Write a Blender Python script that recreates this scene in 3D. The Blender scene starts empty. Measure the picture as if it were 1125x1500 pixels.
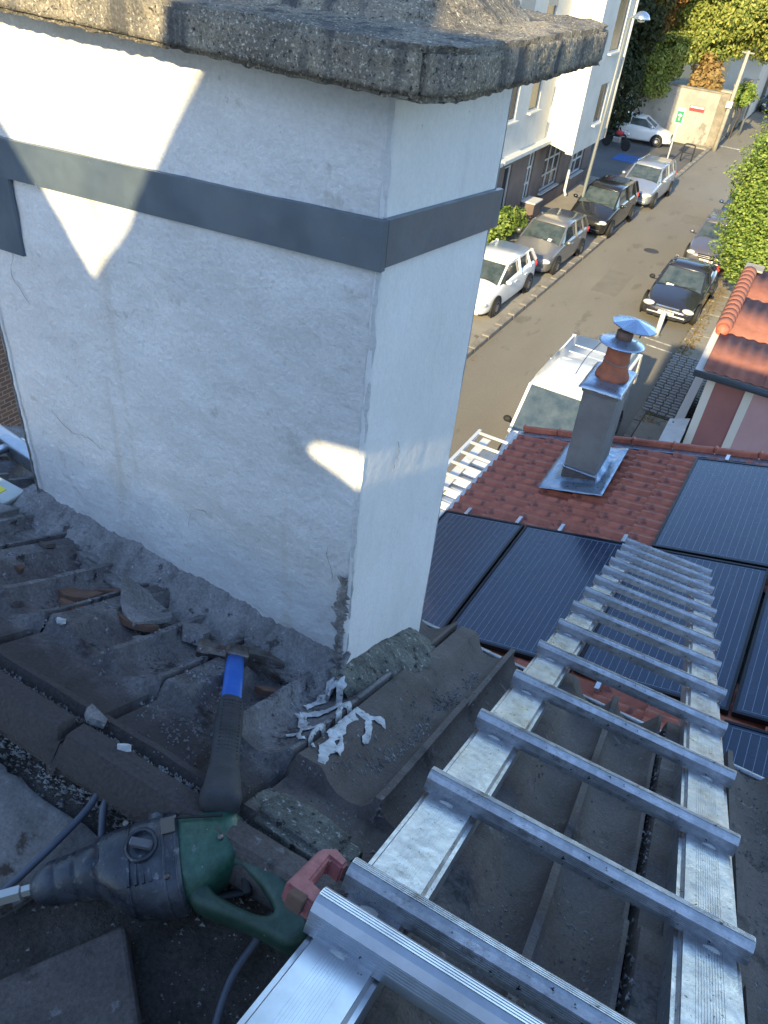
import bpy, bmesh, math, random
from mathutils import Vector, Matrix, noise
random.seed(7)
D = bpy.data; S = bpy.context.scene; COL = S.collection
R_ = math.radians
PI = math.pi

# ------------------------------------------------------------------ camera
cam = D.objects.new('camera', D.cameras.new('camera')); COL.objects.link(cam); S.camera = cam
cam.matrix_world = Matrix(((0.8702, -0.3627, 0.3334, 0), (0.4841, 0.5045, -0.7149, 0), (0.0911, 0.7835, 0.6146, 0), (0, 0, 0, 1)))
cam.data.sensor_fit = 'VERTICAL'; cam.data.sensor_height = 36; cam.data.sensor_width = 27
cam.data.lens = 26.64; cam.data.clip_start = 0.02; cam.data.clip_end = 2000

# ------------------------------------------------------------------ world, sun, exposure
SUN_EL = 23.0
SUN = Vector((0.02, -1.0, math.tan(R_(SUN_EL)))).normalized()      # direction towards the sun
w = D.worlds.new("World"); S.world = w; w.use_nodes = True
nt = w.node_tree; bg = nt.nodes['Background']
sky = nt.nodes.new('ShaderNodeTexSky'); sky.sky_type = 'NISHITA'; sky.sun_disc = False
sky.sun_elevation = R_(SUN_EL); sky.sun_rotation = R_(180 - 1.1); sky.altitude = 50
sky.air_density = 1.0; sky.dust_density = 0.3; sky.ozone_density = 2.6
nt.links.new(sky.outputs[0], bg.inputs[0]); bg.inputs[1].default_value = 0.125
sl = D.lights.new('sun', 'SUN'); sl.energy = 2.9; sl.angle = R_(0.5); sl.color = (1.0, 0.82, 0.46)
so = D.objects.new('sun', sl); COL.objects.link(so)
so.rotation_euler = SUN.to_track_quat('Z', 'Y').to_euler()
S.view_settings.view_transform = 'Standard'; S.view_settings.look = 'None'
S.view_settings.exposure = 1.90; S.view_settings.gamma = 1; S.view_settings.use_curve_mapping = False
S.cycles.max_bounces = 6

# ------------------------------------------------------------------ helpers
def tag(o, label=None, cat=None, group=None, kind=None):
    if label: o['label'] = label
    if cat: o['category'] = cat
    if group: o['group'] = group
    if kind: o['kind'] = kind
    return o
def thing(name, label, cat, loc=(0, 0, 0), rz=0, group=None, mat=None):
    o = D.objects.new(name, None); COL.objects.link(o); o.empty_display_size = 0.1
    o.location = loc; o.rotation_euler = (0, 0, rz)
    if mat is not None: o.matrix_world = mat
    return tag(o, label, cat, group)
def link(name, me, parent=None, mat=None):
    o = D.objects.new(name, me); COL.objects.link(o)
    if parent is not None: o.parent = parent
    if mat is not None and not me.materials: me.materials.append(mat)
    return o
def mesh(name, vs, fs, mat=None, parent=None, smooth=False, mi=None):
    me = D.meshes.new(name); me.from_pydata([tuple(v) for v in vs], [], fs); me.update()
    if smooth: me.shade_smooth()
    if isinstance(mat, (list, tuple)):
        for m in mat: me.materials.append(m)
        if mi: me.polygons.foreach_set('material_index', mi)
        return link(name, me, parent)
    return link(name, me, parent, mat)
def frombm(name, bm, mat=None, parent=None, smooth=False):
    me = D.meshes.new(name); bmesh.ops.recalc_face_normals(bm, faces=bm.faces); bm.to_mesh(me); bm.free()
    if smooth: me.shade_smooth()
    return link(name, me, parent, mat)
def bbox(bm, c, s, rot=None):
    M = Matrix.Translation(c) @ (rot.to_4x4() if rot is not None else Matrix.Identity(4)) @ Matrix.Diagonal((s[0], s[1], s[2], 1))
    return bmesh.ops.create_cube(bm, size=1, matrix=M)['verts']
def box(name, c, s, mat, parent=None, bev=0, rot=None, seg=2):
    bm = bmesh.new(); bbox(bm, Vector(c), s, rot)
    if bev: bmesh.ops.bevel(bm, geom=bm.edges[:], offset=bev, segments=seg, profile=0.5, affect='EDGES')
    return frombm(name, bm, mat, parent, smooth=False)
def boxes(name, lst, mat, parent=None, bev=0):
    bm = bmesh.new()
    for l in lst: bbox(bm, Vector(l[0]), l[1], l[2] if len(l) > 2 else None)
    if bev: bmesh.ops.bevel(bm, geom=bm.edges[:], offset=bev, segments=1, affect='EDGES')
    return frombm(name, bm, mat, parent)
def tube(name, pts, r, mat, parent=None, seg=10, caps=True, smooth=True):
    pts = [Vector(p) for p in pts]; n = len(pts); vs = []; fs = []
    up = Vector((0.13, 0.21, 0.97))
    for i, p in enumerate(pts):
        t = (pts[min(i+1, n-1)] - pts[max(i-1, 0)]).normalized()
        a = t.cross(up).normalized(); b = t.cross(a).normalized()
        rr = r[i] if isinstance(r, (list, tuple)) else r
        for k in range(seg):
            an = 2*PI*k/seg; vs.append(p + a*math.cos(an)*rr + b*math.sin(an)*rr)
    for i in range(n-1):
        for k in range(seg):
            k2 = (k+1) % seg; fs.append((i*seg+k, i*seg+k2, (i+1)*seg+k2, (i+1)*seg+k))
    if caps: fs.append(tuple(range(seg))[::-1]); fs.append(tuple((n-1)*seg+k for k in range(seg)))
    o = mesh(name, vs, fs, mat, parent, smooth)
    return o
def smoothpts(pts, k=6):
    P = [Vector(p) for p in pts]; out = []
    for i in range(len(P)-1):
        p0 = P[max(i-1, 0)]; p1 = P[i]; p2 = P[i+1]; p3 = P[min(i+2, len(P)-1)]
        for j in range(k):
            t = j/k
            out.append(0.5*((2*p1)+(p2-p0)*t+(2*p0-5*p1+4*p2-p3)*t*t+(3*p1-p0-3*p2+p3)*t**3))
    out.append(P[-1]); return out
def lathe(name, prof, mat, parent=None, seg=24, loc=(0, 0, 0), rot=None, smooth=True):
    vs = []; fs = []
    M = Matrix.Translation(loc) @ (rot.to_4x4() if rot is not None else Matrix.Identity(4))
    for (r, z) in prof:
        for k in range(seg):
            an = 2*PI*k/seg; vs.append(M @ Vector((r*math.cos(an), r*math.sin(an), z)))
    for i in range(len(prof)-1):
        for k in range(seg):
            k2 = (k+1) % seg; fs.append((i*seg+k, i*seg+k2, (i+1)*seg+k2, (i+1)*seg+k))
    fs.append(tuple(range(seg))[::-1]); fs.append(tuple((len(prof)-1)*seg+k for k in range(seg)))
    return mesh(name, vs, fs, mat, parent, smooth)
def autosmooth(o, deg=35):
    me = o.data; me.shade_smooth(); me.set_sharp_from_angle(angle=R_(deg)); return o
def prism(name, outline, depth, mat, parent=None, M=None, bev=0):
    """outline in local xy, extruded along local z by depth"""
    bm = bmesh.new(); vs = [bm.verts.new((x, y, 0)) for x, y in outline]
    f = bm.faces.new(vs); r = bmesh.ops.extrude_face_region(bm, geom=[f])
    for v in [g for g in r['geom'] if isinstance(g, bmesh.types.BMVert)]: v.co.z += depth
    if bev: bmesh.ops.bevel(bm, geom=bm.edges[:], offset=bev, segments=2, affect='EDGES')
    if M is not None: bm.transform(M)
    return frombm(name, bm, mat, parent)
def fnoise(p, s, oct=4): return noise.fractal(Vector(p)*s, 1.0, 2.0, oct)
def copy_tree(o, parent=None):
    c = o.copy(); COL.objects.link(c); c.parent = parent
    for ch in list(o.children): copy_tree(ch, c)
    return c

# ------------------------------------------------------------------ materials
MATS = {}
def mat(name, col, rough=0.7, metal=0.0, var=None, vscale=5.0, bump=0.0, bscale=40.0, spots=None, sscale=30.0, sthr=0.62,
        stretch=(1, 1, 1), spec=0.5, emit=None, alpha=None, coat=0.0, coord='Object', rvar=0.0, bump2=None, spots2=None, detail=8, vthr=(0.38, 0.62), grain=None, streak=None, ymask=None):
    m = D.materials.new(name); m.use_nodes = True; t = m.node_tree; b = t.nodes['Principled BSDF']
    L = t.links.new; N = t.nodes.new
    b.inputs['Roughness'].default_value = rough; b.inputs['Metallic'].default_value = metal
    b.inputs['Specular IOR Level'].default_value = spec; b.inputs['Coat Weight'].default_value = coat
    b.inputs['Coat Roughness'].default_value = 0.08
    tc = N('ShaderNodeTexCoord'); mp = N('ShaderNodeMapping'); mp.inputs['Scale'].default_value = stretch
    L(tc.outputs[coord], mp.inputs[0])
    def nz(scale, det=detail, rg=0.62):
        n = N('ShaderNodeTexNoise'); n.inputs['Scale'].default_value = scale; n.inputs['Detail'].default_value = det
        n.inputs['Roughness'].default_value = rg; L(mp.outputs[0], n.inputs['Vector']); return n.outputs['Fac']
    def ramp(inp, a, c):
        r = N('ShaderNodeMapRange'); r.inputs['From Min'].default_value = a; r.inputs['From Max'].default_value = c
        L(inp, r.inputs[0]); return r.outputs[0]
    c4 = (*col, 1); out = None
    rgb = N('ShaderNodeRGB'); rgb.outputs[0].default_value = c4; out = rgb.outputs[0]
    def mix(fac, a, bcol):
        x = N('ShaderNodeMix'); x.data_type = 'RGBA'; L(fac, x.inputs[0]); L(a, x.inputs[6])
        x.inputs[7].default_value = (*bcol, 1); return x.outputs[2]
    if var: out = mix(ramp(nz(vscale), *vthr), out, var)
    if spots: out = mix(ramp(nz(sscale, 6), sthr, sthr+0.05), out, spots)
    if spots2: out = mix(ramp(nz(spots2[1], 6, 0.7), spots2[2], spots2[2]+spots2[3]), out, spots2[0])
    if streak:
        mp2 = N('ShaderNodeMapping'); mp2.inputs['Scale'].default_value = (1, 1, .10); L(tc.outputs[coord], mp2.inputs[0])
        n = N('ShaderNodeTexNoise'); n.inputs['Scale'].default_value = streak[1]; n.inputs['Detail'].default_value = 5; L(mp2.outputs[0], n.inputs['Vector'])
        out = mix(ramp(n.outputs['Fac'], streak[2], streak[2]+streak[3]), out, streak[0])
    if ymask:
        sx_ = N('ShaderNodeSeparateXYZ'); L(tc.outputs[coord], sx_.inputs[0]); ad = N('ShaderNodeMath'); ad.operation = 'MULTIPLY_ADD'; L(nz(18, 5), ad.inputs[0]); ad.inputs[1].default_value = -.16; L(sx_.outputs[1], ad.inputs[2])
        out = mix(ramp(ad.outputs[0], ymask[1], ymask[0]), out, ymask[2])
    if grain:
        hv = N('ShaderNodeHueSaturation'); r = N('ShaderNodeMapRange'); r.inputs['From Min'].default_value = .30; r.inputs['From Max'].default_value = .70
        r.inputs['To Min'].default_value = 1-grain[1]; r.inputs['To Max'].default_value = 1+grain[1]
        L(nz(grain[0], 5, .75), r.inputs[0]); L(r.outputs[0], hv.inputs['Value']); L(out, hv.inputs['Color']); out = hv.outputs[0]
    L(out, b.inputs['Base Color'])
    if rvar:
        r = N('ShaderNodeMapRange'); r.inputs['From Min'].default_value = .3; r.inputs['From Max'].default_value = .7
        r.inputs['To Min'].default_value = max(0, rough-rvar); r.inputs['To Max'].default_value = min(1, rough+rvar)
        L(nz(vscale*2.3), r.inputs[0]); L(r.outputs[0], b.inputs['Roughness'])
    if bump:
        bp = N('ShaderNodeBump'); bp.inputs['Strength'].default_value = 1.0; bp.inputs['Distance'].default_value = bump
        L(nz(bscale), bp.inputs['Height']); last = bp
        if bump2:
            b2 = N('ShaderNodeBump'); b2.inputs['Strength'].default_value = 1.0; b2.inputs['Distance'].default_value = bump2[0]
            L(nz(bump2[1]), b2.inputs['Height']); L(bp.outputs[0], b2.inputs['Normal']); last = b2
        L(last.outputs[0], b.inputs['Normal'])
    if emit: b.inputs['Emission Color'].default_value = (*emit, 1); b.inputs['Emission Strength'].default_value = 1
    if alpha is not None: b.inputs['Alpha'].default_value = alpha
    MATS[name] = m; return m
asphalt = mat('asphalt', (0.175, 0.158, 0.130), 0.92, var=(0.21, 0.19, 0.156), vscale=0.35, bump=0.004, bscale=60, spots=(0.145, 0.13, 0.106), sscale=1.6, sthr=0.60, grain=(40, .12), stretch=(1, .35, 1), spots2=((0.28, 0.25, 0.21), 45, 0.6, 0.1))
asphalt_dark = mat('asphalt_dark', (0.09, 0.088, 0.085), 0.92, var=(0.12, 0.115, 0.11), vscale=0.5, bump=0.004, bscale=60)
pave_m = mat('pavement_concrete', (0.23, 0.205, 0.165), 0.9, var=(0.28, 0.25, 0.2), vscale=1.1, bump=0.003, bscale=40, spots=(0.14, 0.12, 0.09), sscale=3, sthr=0.6)
kerb_m = mat('kerb_granite', (0.27, 0.24, 0.2), 0.85, var=(0.17, 0.15, 0.12), vscale=3, bump=0.004, bscale=50)
earth = mat('earth', (0.10, 0.09, 0.06), 0.95, var=(0.07, 0.075, 0.04), vscale=2, bump=0.01, bscale=12)
render_w = mat('white_chimney_render', (0.68, 0.675, 0.67), 0.85, var=(0.56, 0.555, 0.55), vscale=2.6, bump=0.007, bscale=15, bump2=(0.0036, 75), spots=(0.50, 0.49, 0.47), sscale=14, sthr=0.64, spots2=((0.38, 0.37, 0.36), 55, 0.66, 0.07), grain=(150, .10), streak=((0.50, 0.47, 0.42), 11, .60, .16))
render_s = mat('smooth_white_render', (0.74, 0.735, 0.73), 0.72, var=(0.67, 0.66, 0.65), vscale=3, bump=0.0022, bscale=26, bump2=(0.001, 140), spots=(0.45, 0.45, 0.45), sscale=50, sthr=0.70, grain=(120, .06), streak=((0.60, 0.59, 0.57), 14, .58, .2))
cap_m = mat('weathered_concrete', (0.33, 0.28, 0.205), 0.95, var=(0.17, 0.15, 0.12), vscale=8, bump=0.005, bscale=170, spots=(0.58, 0.51, 0.39), sscale=230, sthr=0.57, bump2=(0.004, 60), spots2=((0.04, 0.038, 0.038), 190, 0.56, 0.06), grain=(300, .45), streak=((0.09, 0.085, 0.08), 30, .52, .14))
zinc = mat('zinc', (0.115, 0.155, 0.205), 0.40, 0.5, var=(0.15, 0.19, 0.235), vscale=9, rvar=0.10, bump=0.0008, bscale=24, spots=(.28, .30, .32), sscale=60, sthr=.68)
zinc_l = mat('zinc_flashing', (0.26, 0.33, 0.42), 0.35, 0.8, var=(0.36, 0.42, 0.5), vscale=11, rvar=0.15, bump=0.004, bscale=14)
tile_d = mat('dark_concrete_tile', (0.058, 0.047, 0.043), 0.76, var=(0.10, 0.084, 0.078), vscale=7, bump=0.0022, bscale=60, bump2=(0.0012, 220), spots=(0.14, 0.13, 0.13), sscale=34, sthr=0.64, spots2=((0.018, 0.017, 0.018), 8, 0.57, 0.09), grain=(220, .40))
tile_dd = mat('dusty_tile', (0.085, 0.077, 0.078), 0.85, var=(0.20, 0.19, 0.195), vscale=8, bump=0.004, bscale=42, bump2=(0.002, 180), spots=(0.27, 0.26, 0.30), sscale=46, sthr=0.63, spots2=((0.026, 0.023, 0.024), 15, 0.56, 0.08), grain=(160, .40), ymask=(.06, .16, (0.052, 0.043, 0.042)))
tile_g = mat('grey_lichen_tile', (0.085, 0.078, 0.074), 0.88, var=(0.045, 0.041, 0.038), vscale=9, bump=0.003, bscale=60, spots=(0.20, 0.19, 0.175), sscale=60, sthr=0.61, grain=(200, .45))
terracotta_b = mat('broken_terracotta', (0.16, 0.085, 0.055), 0.9, var=(0.10, 0.06, 0.045), vscale=30, bump=0.002, bscale=90)
mortar = mat('old_mortar', (0.18, 0.172, 0.17), 0.92, var=(0.28, 0.27, 0.27), vscale=9, bump=0.008, bscale=34, bump2=(0.004, 130), spots=(0.07, 0.065, 0.065), sscale=24, sthr=0.61, spots2=((0.36, 0.36, 0.38), 85, 0.63, 0.05), grain=(170, .35))
mortar_d = mat('lichen_mortar', (0.075, 0.075, 0.066), 0.95, var=(0.15, 0.15, 0.13), vscale=26, bump=0.008, bscale=80, spots=(0.34, 0.35, 0.33), sscale=120, sthr=0.585, spots2=((0.02, 0.02, 0.02), 60, 0.56, 0.06), grain=(260, .5))
mortar_e = mat('bare_mortar_edge', (0.26, 0.245, 0.235), 0.95, var=(0.13, 0.12, 0.11), vscale=45, bump=0.005, bscale=120, grain=(200, .4))
caulk = mat('white_sealant', (0.60, 0.61, 0.62), 0.7, var=(0.36, 0.36, 0.36), vscale=45, bump=0.004, bscale=70, spots=(.10, .10, .10), sscale=90, sthr=.60, grain=(180, .3))
dirt = mat('roof_dirt', (0.045, 0.038, 0.034), 0.95, var=(0.085, 0.075, 0.07), vscale=11, bump=0.008, bscale=30, bump2=(0.005, 120), spots=(0.17, 0.16, 0.16), sscale=110, sthr=0.65, grain=(180, .45))
slab_m = mat('grey_slab', (0.20, 0.19, 0.185), 0.93, var=(0.13, 0.12, 0.115), vscale=8, bump=0.005, bscale=42, spots=(0.055, 0.042, 0.034), sscale=15, sthr=0.585, grain=(140, .3))
grit = mat('grit', (0.30, 0.30, 0.31), 0.85, var=(0.12, 0.115, 0.11), vscale=14)
alu = mat('ladder_aluminium', (0.46, 0.475, 0.50), 0.36, 0.85, var=(0.34, 0.35, 0.37), vscale=14, rvar=0.12, spots=(0.035, 0.032, 0.03), sscale=100, sthr=0.63, bump=0.0008, bscale=120, spots2=((0.17, 0.155, 0.145), 20, 0.60, 0.14), grain=(60, .25))
alu_c = mat('clean_aluminium', (0.54, 0.565, 0.60), 0.33, 0.88, var=(0.46, 0.48, 0.51), vscale=9, rvar=0.08, spots=(0.08, 0.08, 0.08), sscale=70, sthr=0.69, grain=(30, .08))
weld = mat('weld_bead', (0.75, 0.77, 0.8), 0.35, 0.8, bump=0.003, bscale=140)
redplast = mat('faded_red_plastic', (0.26, 0.07, 0.07), 0.6, var=(0.34, 0.12, 0.115), vscale=30, bump=0.0008, bscale=60, grain=(80, .25))
pv = mat('solar_cells', (0.016, 0.030, 0.062), 0.24, 0.0, spec=0.45, var=(0.020, 0.034, 0.066), vscale=2.5, coat=0.15, rvar=.08)
pv_line = mat('busbar', (0.24, 0.29, 0.37), 0.5, 0.1)
pv_frame = mat('black_panel_frame', (0.012, 0.014, 0.018), 0.35, 0.6)
red_tile = mat('red_roof_tile', (0.34, 0.09, 0.05), 0.55, var=(0.44, 0.135, 0.075), vscale=3.1, bump=0.002, bscale=30, spots=(0.15, 0.045, 0.032), sscale=7, sthr=0.6, grain=(14, .25))
red_tile2 = mat('orange_roof_tile', (0.30, 0.115, 0.075), 0.8, var=(0.19, 0.07, 0.05), vscale=1.4, bump=0.004, bscale=25)
cem = mat('chimney_cement', (0.20, 0.195, 0.185), 0.92, var=(0.15, 0.145, 0.14), vscale=4, bump=0.003, bscale=40)
terra = mat('terracotta_pot', (0.38, 0.12, 0.055), 0.75, var=(0.27, 0.085, 0.045), vscale=12, bump=0.002, bscale=30)
cowl = mat('galvanised_cowl', (0.42, 0.50, 0.62), 0.30, 0.85, rvar=0.1, vscale=6, var=(0.34, 0.42, 0.55))
black = mat('black_rubber', (0.012, 0.012, 0.013), 0.75)
glass = mat('car_glass', (0.03, 0.045, 0.045), 0.05, 0.0, spec=0.9, coat=0.5, var=(0.07, 0.085, 0.085), vscale=3.0)
winglass = mat('window_glass', (0.025, 0.03, 0.038), 0.22, 0.0, spec=0.35)
rim_m = mat('wheel_rim', (0.35, 0.35, 0.36), 0.35, 0.8)
tyre_m = mat('tyre', (0.015, 0.015, 0.016), 0.85)
lamp_gl = mat('headlight_glass', (0.62, 0.6, 0.54), 0.12, 0.2, coat=0.6)
chrome = mat('chrome', (0.65, 0.66, 0.68), 0.18, 0.95)
plate_m = mat('number_plate', (0.75, 0.75, 0.73), 0.5)
interior = mat('car_interior', (0.05, 0.05, 0.055), 0.8)
paper = mat('white_paper', (0.8, 0.8, 0.78), 0.8)
redcloth = mat('red_item', (0.5, 0.04, 0.04), 0.7)
bld_w = mat('building_white', (0.60, 0.58, 0.54), 0.85, var=(0.52, 0.50, 0.465), vscale=0.9, bump=0.004, bscale=8)
bld_w_sunlit = mat('building_white_sunlit', (0.74, 0.70, 0.58), 0.85, var=(0.70, 0.66, 0.54), vscale=0.8)  # sunlight on the bay's side wall painted in as brighter, yellower white
bld_br = mat('building_brown_base', (0.135, 0.10, 0.088), 0.85, var=(0.17, 0.13, 0.112), vscale=1.5, bump=0.004, bscale=10)
white_p = mat('white_paint', (0.58, 0.58, 0.56), 0.6, var=(0.48, 0.48, 0.46), vscale=3)
shutter = mat('grey_shutter', (0.30, 0.29, 0.28), 0.6)
pole_m = mat('grey_pole', (0.20, 0.21, 0.21), 0.5, 0.3)
conc_p = mat('concrete_pole', (0.38, 0.35, 0.29), 0.9, var=(0.28, 0.25, 0.2), vscale=3, bump=0.004, bscale=20)
wall_b = mat('beige_render_wall', (0.40, 0.365, 0.315), 0.9, var=(0.28, 0.255, 0.22), vscale=0.9, bump=0.01, bscale=6, spots=(0.2, 0.18, 0.15), sscale=1.4, sthr=0.58)
stone_m = mat('wall_stone', (0.27, 0.235, 0.185), 0.9, var=(0.17, 0.15, 0.12), vscale=2.5, bump=0.01, bscale=12)
bark = mat('bark', (0.075, 0.055, 0.04), 0.95, var=(0.11, 0.085, 0.065), vscale=5, bump=0.01, bscale=20)
pink = mat('pink_render', (0.27, 0.115, 0.105), 0.9, var=(0.23, 0.10, 0.095), vscale=1.6)
pink_l = mat('pale_pink_render', (0.42, 0.26, 0.26), 0.9, var=(0.38, 0.23, 0.235), vscale=1.6)
stone_w = mat('pale_stone_trim', (0.55, 0.52, 0.46), 0.85)
blue_gut = mat('dark_gutter', (0.07, 0.085, 0.10), 0.45, 0.5)
green_s = mat('green_sign', (0.02, 0.22, 0.10), 0.5)
blue_pt = mat('blue_ground_paint', (0.03, 0.12, 0.36), 0.8, var=(0.05, 0.10, 0.22), vscale=1)
linepaint = mat('road_paint', (0.62, 0.60, 0.55), 0.8, var=(0.25, 0.23, 0.2), vscale=5)
yellow_s = mat('yellow_label', (0.72, 0.62, 0.06), 0.6)
pale_alu = mat('pale_aluminium', (0.62, 0.63, 0.63), 0.45, 0.25)
boxw = mat('dirty_white_plastic', (0.50, 0.52, 0.50), 0.6, var=(0.40, 0.42, 0.40), vscale=9)

def bricks_mat(name, c1, c2, mo, sc, bw=0.22, rh=0.065):
    m = D.materials.new(name); m.use_nodes = True; t = m.node_tree; b = t.nodes['Principled BSDF']; b.inputs['Roughness'].default_value = .9
    tc = t.nodes.new('ShaderNodeTexCoord'); sx9 = t.nodes.new('ShaderNodeSeparateXYZ'); mp = t.nodes.new('ShaderNodeCombineXYZ')
    br = t.nodes.new('ShaderNodeTexBrick'); br.inputs['Scale'].default_value = sc
    br.inputs['Color1'].default_value = (*c1, 1); br.inputs['Color2'].default_value = (*c2, 1); br.inputs['Mortar'].default_value = (*mo, 1)
    br.inputs['Brick Width'].default_value = bw; br.inputs['Row Height'].default_value = rh; br.inputs['Mortar Size'].default_value = 0.01
    t.links.new(tc.outputs['Object'], sx9.inputs[0]); t.links.new(sx9.outputs[1], mp.inputs[0]); t.links.new(sx9.outputs[2], mp.inputs[1]); t.links.new(mp.outputs[0], br.inputs['Vector']); t.links.new(br.outputs[0], b.inputs['Base Color'])
    return m
brick_m = bricks_mat('brown_brick', (0.11, 0.065, 0.05), (0.075, 0.047, 0.04), (0.17, 0.145, 0.125), 1.0, .22, .075)

def leafmat(name, c1, c2, c3):
    m = D.materials.new(name); m.use_nodes = True; t = m.node_tree; b = t.nodes['Principled BSDF']; b.inputs['Roughness'].default_value = .6
    b.inputs['Specular IOR Level'].default_value = .3
    g = t.nodes.new('ShaderNodeNewGeometry'); r = t.nodes.new('ShaderNodeValToRGB')
    r.color_ramp.elements[0].color = (*c1, 1); r.color_ramp.elements[1].color = (*c3, 1)
    e = r.color_ramp.elements.new(0.55); e.color = (*c2, 1)
    t.links.new(g.outputs['Random Per Island'], r.inputs[0]); t.links.new(r.outputs[0], b.inputs['Base Color'])
    tr = t.nodes.new('ShaderNodeBsdfTranslucent'); t.links.new(r.outputs[0], tr.inputs[0])
    mx = t.nodes.new('ShaderNodeMixShader'); mx.inputs[0].default_value = .35
    t.links.new(b.outputs[0], mx.inputs[1]); t.links.new(tr.outputs[0], mx.inputs[2]); t.links.new(mx.outputs[0], t.nodes['Material Output'].inputs[0])
    return m
leaf_g = leafmat('green_leaves', (0.10, 0.14, 0.03), (0.26, 0.30, 0.06), (0.45, 0.43, 0.11))
leaf_c = leafmat('conifer_leaves', (0.09, 0.16, 0.03), (0.21, 0.30, 0.06), (0.38, 0.44, 0.10))
leaf_o = leafmat('autumn_leaves', (0.20, 0.09, 0.025), (0.27, 0.13, 0.04), (0.16, 0.15, 0.04))
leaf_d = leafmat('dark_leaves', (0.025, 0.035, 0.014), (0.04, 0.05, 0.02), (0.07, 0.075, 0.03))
leaf_s = leafmat('straw_leaves', (0.30, 0.19, 0.07), (0.38, 0.25, 0.10), (0.25, 0.18, 0.07))
leaf_l = leafmat('fallen_leaves', (0.35, 0.22, 0.05), (0.28, 0.14, 0.04), (0.13, 0.17, 0.04))

G = -9.5           # street level (the camera is the origin)
# ================================================================== GROUND
def sheet(name, x0, x1, y0, y1, z, m, kind='structure'):
    return tag(mesh(name, [(x0, y0, z), (x1, y0, z), (x1, y1, z), (x0, y1, z)], [(0, 1, 2, 3)], m), kind=kind)
sheet('ground', -900, 900, -900, 900, G-0.012, earth)
def slanted(name, x0, x1, y0, y1, z, m, sk=0.012):
    return tag(mesh(name, [(x0+sk*(y0-19), y0, z), (x1+sk*(y0-19), y0, z), (x1+sk*(y1-19), y1, z), (x0+sk*(y1-19), y1, z)], [(0, 1, 2, 3)], m), kind='structure')
slanted('road', -6.62, -1.75, -60, 260, G, asphalt)
# left pavement (raised) and right pavement
def raised(name, x0, x1, y0, y1, h, m, sk=0.012, kind='structure'):
    vs = []
    for z in (G-0.01, G+h):
        for (x, y) in ((x0, y0), (x1, y0), (x1, y1), (x0, y1)): vs.append((x+sk*(y-19), y, z))
    return tag(mesh(name, vs, [(4, 5, 6, 7), (0, 1, 5, 4), (1, 2, 6, 5), (2, 3, 7, 6), (3, 0, 4, 7)], m), kind=kind)
raised('pavement', -10.6, -6.86, -60, 41.6, 0.10, pave_m)
raised('pavement', -8.2, -6.86, 54.5, 200, 0.10, pave_m)
raised('parking_court', -30, -6.86, 41.62, 54.48, 0.03, asphalt_dark)
raised('pavement', -1.55, -0.15, -60, 200, 0.10, pave_m)
# kerb stones, each a piece of the kerb
def kerb(x, y0, y1, wd, h):
    k = thing('kerb', None, None, (0, 0, 0)); tag(k, kind='structure')
    me = None; y = y0
    while y < y1:
        L = 0.98
        if me is None:
            bm = bmesh.new(); bbox(bm, Vector((0, L/2, 0)), (wd, L-0.03, h)); bmesh.ops.bevel(bm, geom=bm.edges[:], offset=.015, segments=1, affect='EDGES')
            me = D.meshes.new('kerb_stone'); bm.to_mesh(me); bm.free(); me.materials.append(kerb_m)
        o = D.objects.new('kerb_stone', me); COL.objects.link(o); o.parent = k
        o.location = (x+0.012*(y-19)+random.uniform(-.008, .008), y, G+h/2-0.02+random.uniform(-.006, .006)); o.rotation_euler.z = -0.012
        y += L+0.02
kerb(-6.74, 14, 60, 0.22, 0.155)
kerb(-1.65, 16, 44, 0.18, 0.14)
# pavement joints: large slabs on the right pavement
sl_ = thing('pavement_slabs', None, None); tag(sl_, kind='structure')
me_s = None
for i, y in enumerate([22.6+2.05*k for k in range(8)]):
    box('slab', (-0.86+0.012*(y-19), y+1.0, G+0.106), (1.36, 2.0, 0.02), pave_m, sl_, bev=0.004)
# openwork paving bed in front of the pink house: pierced blocks
bed = thing('paving_bed', None, None, (0, 0, 0)); tag(bed, kind='structure')
box('bed_soil', (-1.1, 20.6, G+0.11), (1.25, 4.2, 0.02), earth, bed)
bm = bmesh.new(); bbox(bm, Vector((0, 0, 0)), (0.185, 0.10, 0.05)); bmesh.ops.bevel(bm, geom=bm.edges[:], offset=.01, segments=1, affect='EDGES')
me_b = D.meshes.new('paving_block'); bm.to_mesh(me_b); bm.free(); me_b.materials.append(mat('grey_block', (0.30, 0.29, 0.27), .9, var=(0.22, 0.21, 0.2), vscale=3))
for i in range(6):
    for j in range(24):
        o = D.objects.new('paving_block', me_b); COL.objects.link(o); o.parent = bed
        o.location = (-1.62+i*0.21+(0.03 if j % 2 else 0), 18.65+j*0.172, G+0.14+random.uniform(-.004, .006)); o.rotation_euler.z = random.uniform(-.03, .03)
# road markings
mk = thing('road_markings', None, None); tag(mk, kind='structure')
for (x, y, a, b, r) in ((-3.35, 24.2, 0.10, 0.7, -0.5), (-2.35, 23.5, 0.85, 0.07, -0.12), (-2.2, 23.0, 0.8, 0.06, -0.12), (-3.3, 31.4, 0.6, 0.08, 0), (-5.2, 57, 1.6, 0.25, 0), (-6.2, 16, .08, .4, .3)):
    box('painted_line', (x, y, G+0.004), (a, b, 0.006), linepaint, mk, rot=Matrix.Rotation(r, 3, 'Z'))
box('blue_bay_paint', (-9.2, 47.6, G+0.038), (2.2, 1.9, 0.008), blue_pt, mk)

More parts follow.
